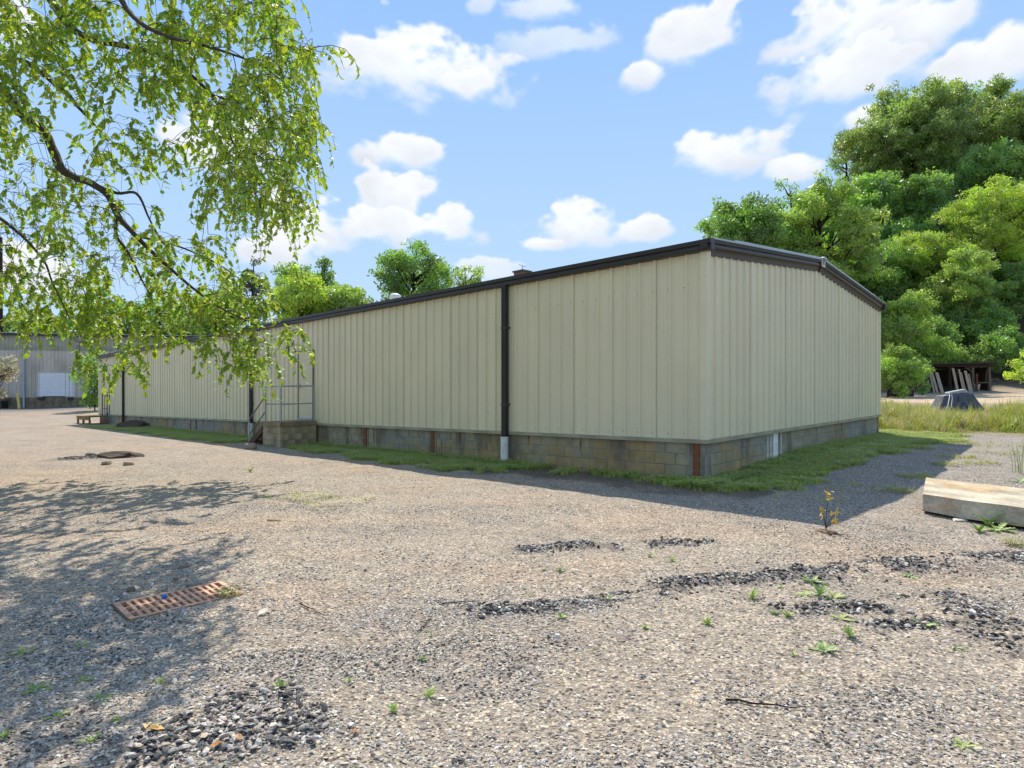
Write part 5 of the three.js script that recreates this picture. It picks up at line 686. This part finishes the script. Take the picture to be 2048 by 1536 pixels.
// ---------------------------------------------------------------- the big hackberry whose boughs hang in from the left
{
  const R = rng(4242), t = thing('hackberry_tree', 'large drooping leafy tree overhanging from the upper left', 'tree', [-11.2, 0, -12.2]), O = [-11.2, 0, -12.2];
  const rel = (p) => [p[0] - O[0], p[1] - O[1], p[2] - O[2]];
  const wood1 = bark(0.34, 0.27, 0.21), twigM = bark(0.27, 0.18, 0.12);
  part(t, 'trunk', new GB().tube([[0, -0.3, 0], [0.05, 0.4, 0], [0.1, 2, 0.1], [0.35, 4, 0.3], [0.5, 5.6, 0.5], [0.6, 7.5, 0.6], [0.4, 9.5, 0.4]], [0.46, 0.34, 0.28, 0.25, 0.2, 0.13, 0.05], 14).geo(true), wood1);
  const top = [O[0] + 0.5, 5.5, O[2] + 0.5], top2 = [O[0] + 0.6, 7.3, O[2] + 0.6];
  // boughs: bearing, height and depth of each bend, with its radius
  const limbs = [
    [[top, 0.15], [site(-120, 120, 11.3), 0.11], [site(0, 178, 10.9), 0.085], [site(50, 232, 10.6), 0.078], [site(93, 268, 10.5), 0.074], [site(107, 300, 10.45), 0.072], [site(124, 336, 10.4), 0.07], [site(150, 356, 10.3), 0.062], [site(190, 369, 10.2), 0.055], [site(220, 398, 10.1), 0.05], [site(234, 430, 10), 0.045], [site(270, 470, 9.9), 0.036], [site(330, 530, 10.4), 0.026], [site(400, 588, 10.9), 0.019], [site(470, 632, 11.3), 0.013], [site(540, 660, 11.6), 0.008]],
    [[top2, 0.12], [site(20, -160, 11.2), 0.09], [site(100, -8, 10.8), 0.07], [site(152, 62, 10.6), 0.062], [site(200, 82, 10.5), 0.05], [site(262, 95, 10.4), 0.042], [site(325, 111, 10.3), 0.036], [site(365, 136, 9.9), 0.03], [site(418, 188, 9.6), 0.024], [site(445, 235, 9.2), 0.018], [site(470, 290, 8.8), 0.012], [site(510, 350, 8.4), 0.007]],
    [[top, 0.1], [site(-100, 100, 11.6), 0.07], [site(0, 117, 11.3), 0.055], [site(45, 124, 11.1), 0.048], [site(90, 150, 11), 0.042], [site(135, 190, 10.9), 0.034], [site(165, 222, 10.8), 0.026], [site(200, 262, 10.8), 0.015]],
    [[top, 0.07], [site(-140, 350, 10.6), 0.045], [site(0, 434, 10), 0.026], [site(50, 476, 9.9), 0.022], [site(86, 518, 9.8), 0.018], [site(108, 570, 9.8), 0.012], [site(140, 640, 9.8), 0.007]],
    [[top2, 0.1], [site(120, -220, 10.4), 0.075], [site(215, -60, 10.1), 0.055], [site(262, 32, 9.4), 0.036], [site(330, 70, 8.8), 0.026], [site(420, 95, 8.2), 0.018], [site(520, 130, 7.7), 0.01], [site(600, 190, 7.4), 0.006]],
    [[site(152, 62, 10.6), 0.045], [site(130, 20, 10.7), 0.05], [site(128, -40, 10.8), 0.06]],
    [[site(190, 369, 10.2), 0.03], [site(235, 386, 10), 0.026], [site(272, 388, 9.8), 0.02], [site(300, 440, 9.7), 0.014], [site(335, 495, 9.6), 0.009]],
    [[site(418, 188, 9.6), 0.02], [site(470, 205, 9.0), 0.014], [site(520, 260, 8.3), 0.009], [site(570, 330, 7.8), 0.006]],
    [[site(234, 430, 10), 0.03], [site(235, 470, 10.1), 0.026], [site(262, 520, 10.2), 0.018], [site(300, 590, 10.3), 0.011]],
    [[site(270, 470, 9.9), 0.02], [site(380, 500, 10.4), 0.014], [site(480, 560, 11), 0.009], [site(560, 630, 11.6), 0.006]],
  ];
  const nodes = [], smoothPath = (l) => { const c = new THREE.CatmullRomCurve3(l.map(([p]) => new THREE.Vector3(...p)), false, 'centripetal'), n = l.length * 4, pts = [], rad = []; for (let i = 0; i <= n; i++) { const u = i / n, k = u * (l.length - 1), a = Math.floor(k), b = Math.min(a + 1, l.length - 1), p = c.getPoint(u), w = 0.03 * (vn(i * 0.35, l.length, 801) - 0.5); pts.push([p.x + w, p.y + w * 0.8, p.z - w]); rad.push(lerp(l[a][1], l[b][1], k - a) * (0.94 + 0.14 * vn(i * 0.3, 5, 811))); } return [pts, rad]; };
  for (const l of limbs) { const [pts, rad] = smoothPath(l); part(t, 'bough', new GB().tube(pts.map(rel), rad, 9).geo(true), wood1); pts.forEach((p, i) => nodes.push([...p, rad[i]])); }
  // where leafy shoots hang
  const edge = [[-400, 520], [0, 565], [50, 592], [90, 640], [150, 628], [210, 618], [260, 625], [320, 622], [400, 608], [470, 600]];
  const right = (y) => { for (let i = 0; i + 1 < edge.length; i++) if (y <= edge[i + 1][0]) return lerp(edge[i][1], edge[i + 1][1], clamp((y - edge[i][0]) / (edge[i + 1][0] - edge[i][0]))); return 600; };
  const dens = (x, y) => {
    if (y < 250) return x < right(y) ? (x > 450 ? 1.3 : x > 130 ? 0.72 : 0.62) : 0;
    if (y < 425) return x > 470 ? (x < right(y) ? 1.2 : 0) : x > 400 ? 0.45 : x > 250 ? lerp(0.62, 0.08, sm(260, 350, y)) : lerp(0.55, 0.42, sm(250, 425, y));
    if (y < 540) return x > 545 ? (x < 610 && y < 445 ? 0.7 : 0) : x > 200 && x < 440 && y > 440 ? 0.62 : x > 100 && x < 200 ? 0.42 : x < 100 ? 0.2 : 0.04;
    if (y < 650) return x < 40 ? 0.45 : x < 130 ? 0.3 + 0.3 * sm(600, 640, y) : x < 500 ? 0.95 : x < lerp(520, 575, sm(560, 650, y)) ? 0.85 : 0;
    if (y < 752) return x > 90 && x < 590 ? (x > 490 ? 0.8 : 0.55) * sm(0.4, 0.64, vn(x * 0.016, y * 0.008, 821)) * (y > 712 && x < 480 ? 0.5 : 1) : 0;
    return 0;
  };
  const anchors = [];
  while (anchors.length < 1560) { const x = -120 + 780 * R(), y = -20 + 775 * R(); if (R() > dens(x, y) * 1.25 * sm(0.18, 0.72, vn(x * 0.02, y * 0.02, 831))) continue; const near1 = sm(330, 480, x) * sm(540, 460, y), low1 = sm(500, 600, y), d = lerp(lerp(8.8, 10.6, low1), 6.3, near1) + lerp(lerp(2.8, 2.0, low1), 3.4, near1) * R(); anchors.push([...site(x, y, d), 1]); }
  for (let i = 0; i < 170; i++) { const x = -60 + 330 * R(), y = 320 + 260 * R(); anchors.push([...site(x, y, 9.2 + 2 * R()), 0]); }   // bare shoots low on the left
  for (let i = 0; i < 700; i++) { const x = -400 + 960 * R(), y = -560 + 540 * R(); if (x > right(-400) + (y + 560) * 0.06) continue; anchors.push([...site(x, y, y < -60 ? 7 + 5.4 * R() : 8.8 + 3.4 * R()), 1]); }
  for (let i = 0; i < 700; i++) { const p = [-17 + 9 * R(), 3 + 7 * R(), -8 - 8 * R()]; if (p[0] / -p[2] > -0.86) continue; anchors.push([...p, 1]); }
  const near = (p) => { let b = 1e9, k = 0; for (let i = 0; i < nodes.length; i++) { const n = nodes[i], dy = p[1] - n[1], d = (n[0] - p[0]) ** 2 + dy * dy * (dy > 0 ? 1.3 : 1) + (n[2] - p[2]) ** 2; if (d < b) { b = d; k = i; } } return [k, b]; };
  anchors.forEach((a) => { a[4] = near(a)[1]; }); anchors.sort((a, b) => a[4] - b[4]);
  const br = new GB(), tw = new GB(), leaves = [], nearLeaves = [];
  for (const a of anchors) {
    const [k, dd] = near(a), n = nodes[k], L = Math.sqrt(dd), r0 = Math.min(n[3] * 0.6, 0.005 + 0.007 * L), r1 = 0.0044, pts = [], rad = [];
    for (let i = 0; i <= 4; i++) { const s = i / 4, arch = Math.sin(s * Math.PI) * 0.13 * L; pts.push([lerp(n[0], a[0], s) + 0.05 * L * (R() - 0.5) * (s > 0 && s < 1), lerp(n[1], a[1], s) + arch, lerp(n[2], a[2], s) + 0.05 * L * (R() - 0.5) * (s > 0 && s < 1)]); rad.push(lerp(r0, r1, s)); if (i) nodes.push([...pts[i], rad[i]]); }
    br.tube(pts.map(rel), rad, 4, false);
    // the hanging shoot
    const len = 0.26 + 0.36 * R(), az = R() * 6.283, dir = [0.9 * Math.cos(az) + 0.15, -0.35 - 0.7 * R(), 0.9 * Math.sin(az)], q = [], qr = [];
    for (let i = 0; i <= 4; i++) { const s = i / 4, out = Math.sin(s * 1.4); q.push([a[0] + dir[0] * len * out * 0.8, a[1] + 0.05 * Math.sin(s * 3) + dir[1] * len * s * s - len * 0.1 * s, a[2] + dir[2] * len * out * 0.8]); qr.push(lerp(0.0042, 0.0022, s)); }
    tw.tube(q.map(rel), qr, 3, false);
    const m = a[3] ? 11 + Math.floor(R() * 9) : 0, hue = R(), old = R();
    for (let j = 0; j < m; j++) {
      const s = 0.12 + 0.9 * (j + R()) / m, i = Math.min(3, Math.floor(s * 4)), f = s * 4 - i, p = rel([lerp(q[i][0], q[i + 1][0], f), lerp(q[i][1], q[i + 1][1], f), lerp(q[i][2], q[i + 1][2], f)]);
      const sz = (0.074 + 0.062 * R()) * clamp(-a[2] / 9.6, 0.75, 1.2), yaw = R() * 6.283, v = 0.8 + 0.45 * R();
      const c = lin(lerp(0.18, 0.50, hue * 0.6 + 0.4 * R()) * v, lerp(0.40, 0.54, hue) * v, 0.025 * v);
      const mm = new THREE.Matrix4().compose(new THREE.Vector3(...p), new THREE.Quaternion().setFromEuler(new THREE.Euler(Math.PI - 0.15 - 1.05 * R(), yaw, 0.8 * (R() - 0.5), 'YXZ')), new THREE.Vector3(sz * 1.3, sz, sz));
      leaves.push([mm, c]); if (a[1] < 3.4 && a[0] > -7.5 && nearLeaves.length < 600 && old > 0.3) nearLeaves.push(leaves.length - 1);
    }
  }
  part(t, 'branches', br.geo(), twigM); part(t, 'twigs', tw.geo(), twigM).userData.kind = 'stuff';
  // the lowest, most open sprays carry single leaves; the rest of the crown is one mass
  const pick = new Set(nearLeaves.slice(0, 290)), lm = [0, 1, 2, 3].map((k) => M({ color: lin(0.18 + 0.07 * k, 0.35 + 0.03 * k, 0.025), roughness: 0.92, transmission: 0.5, thickness: 0, clearcoat: 0.35, clearcoatRoughness: 0.4 }));
  let k = 0; for (const i of pick) { const o = shade(new THREE.Mesh(single, lm[k % 4])); o.name = k ? 'leaf_' + String(k).padStart(3, '0') : 'leaf'; leaves[i][0].decompose(o.position, o.quaternion, o.scale); t.add(o); k++; }
  instanced('crown', single, M({ color: lin(1, 1, 1), roughness: 0.92, transmission: 0.5, thickness: 0, clearcoat: 0.35, clearcoatRoughness: 0.4 }), leaves.filter((_, i) => !pick.has(i)), t);
}

renderer.render(scene, camera);
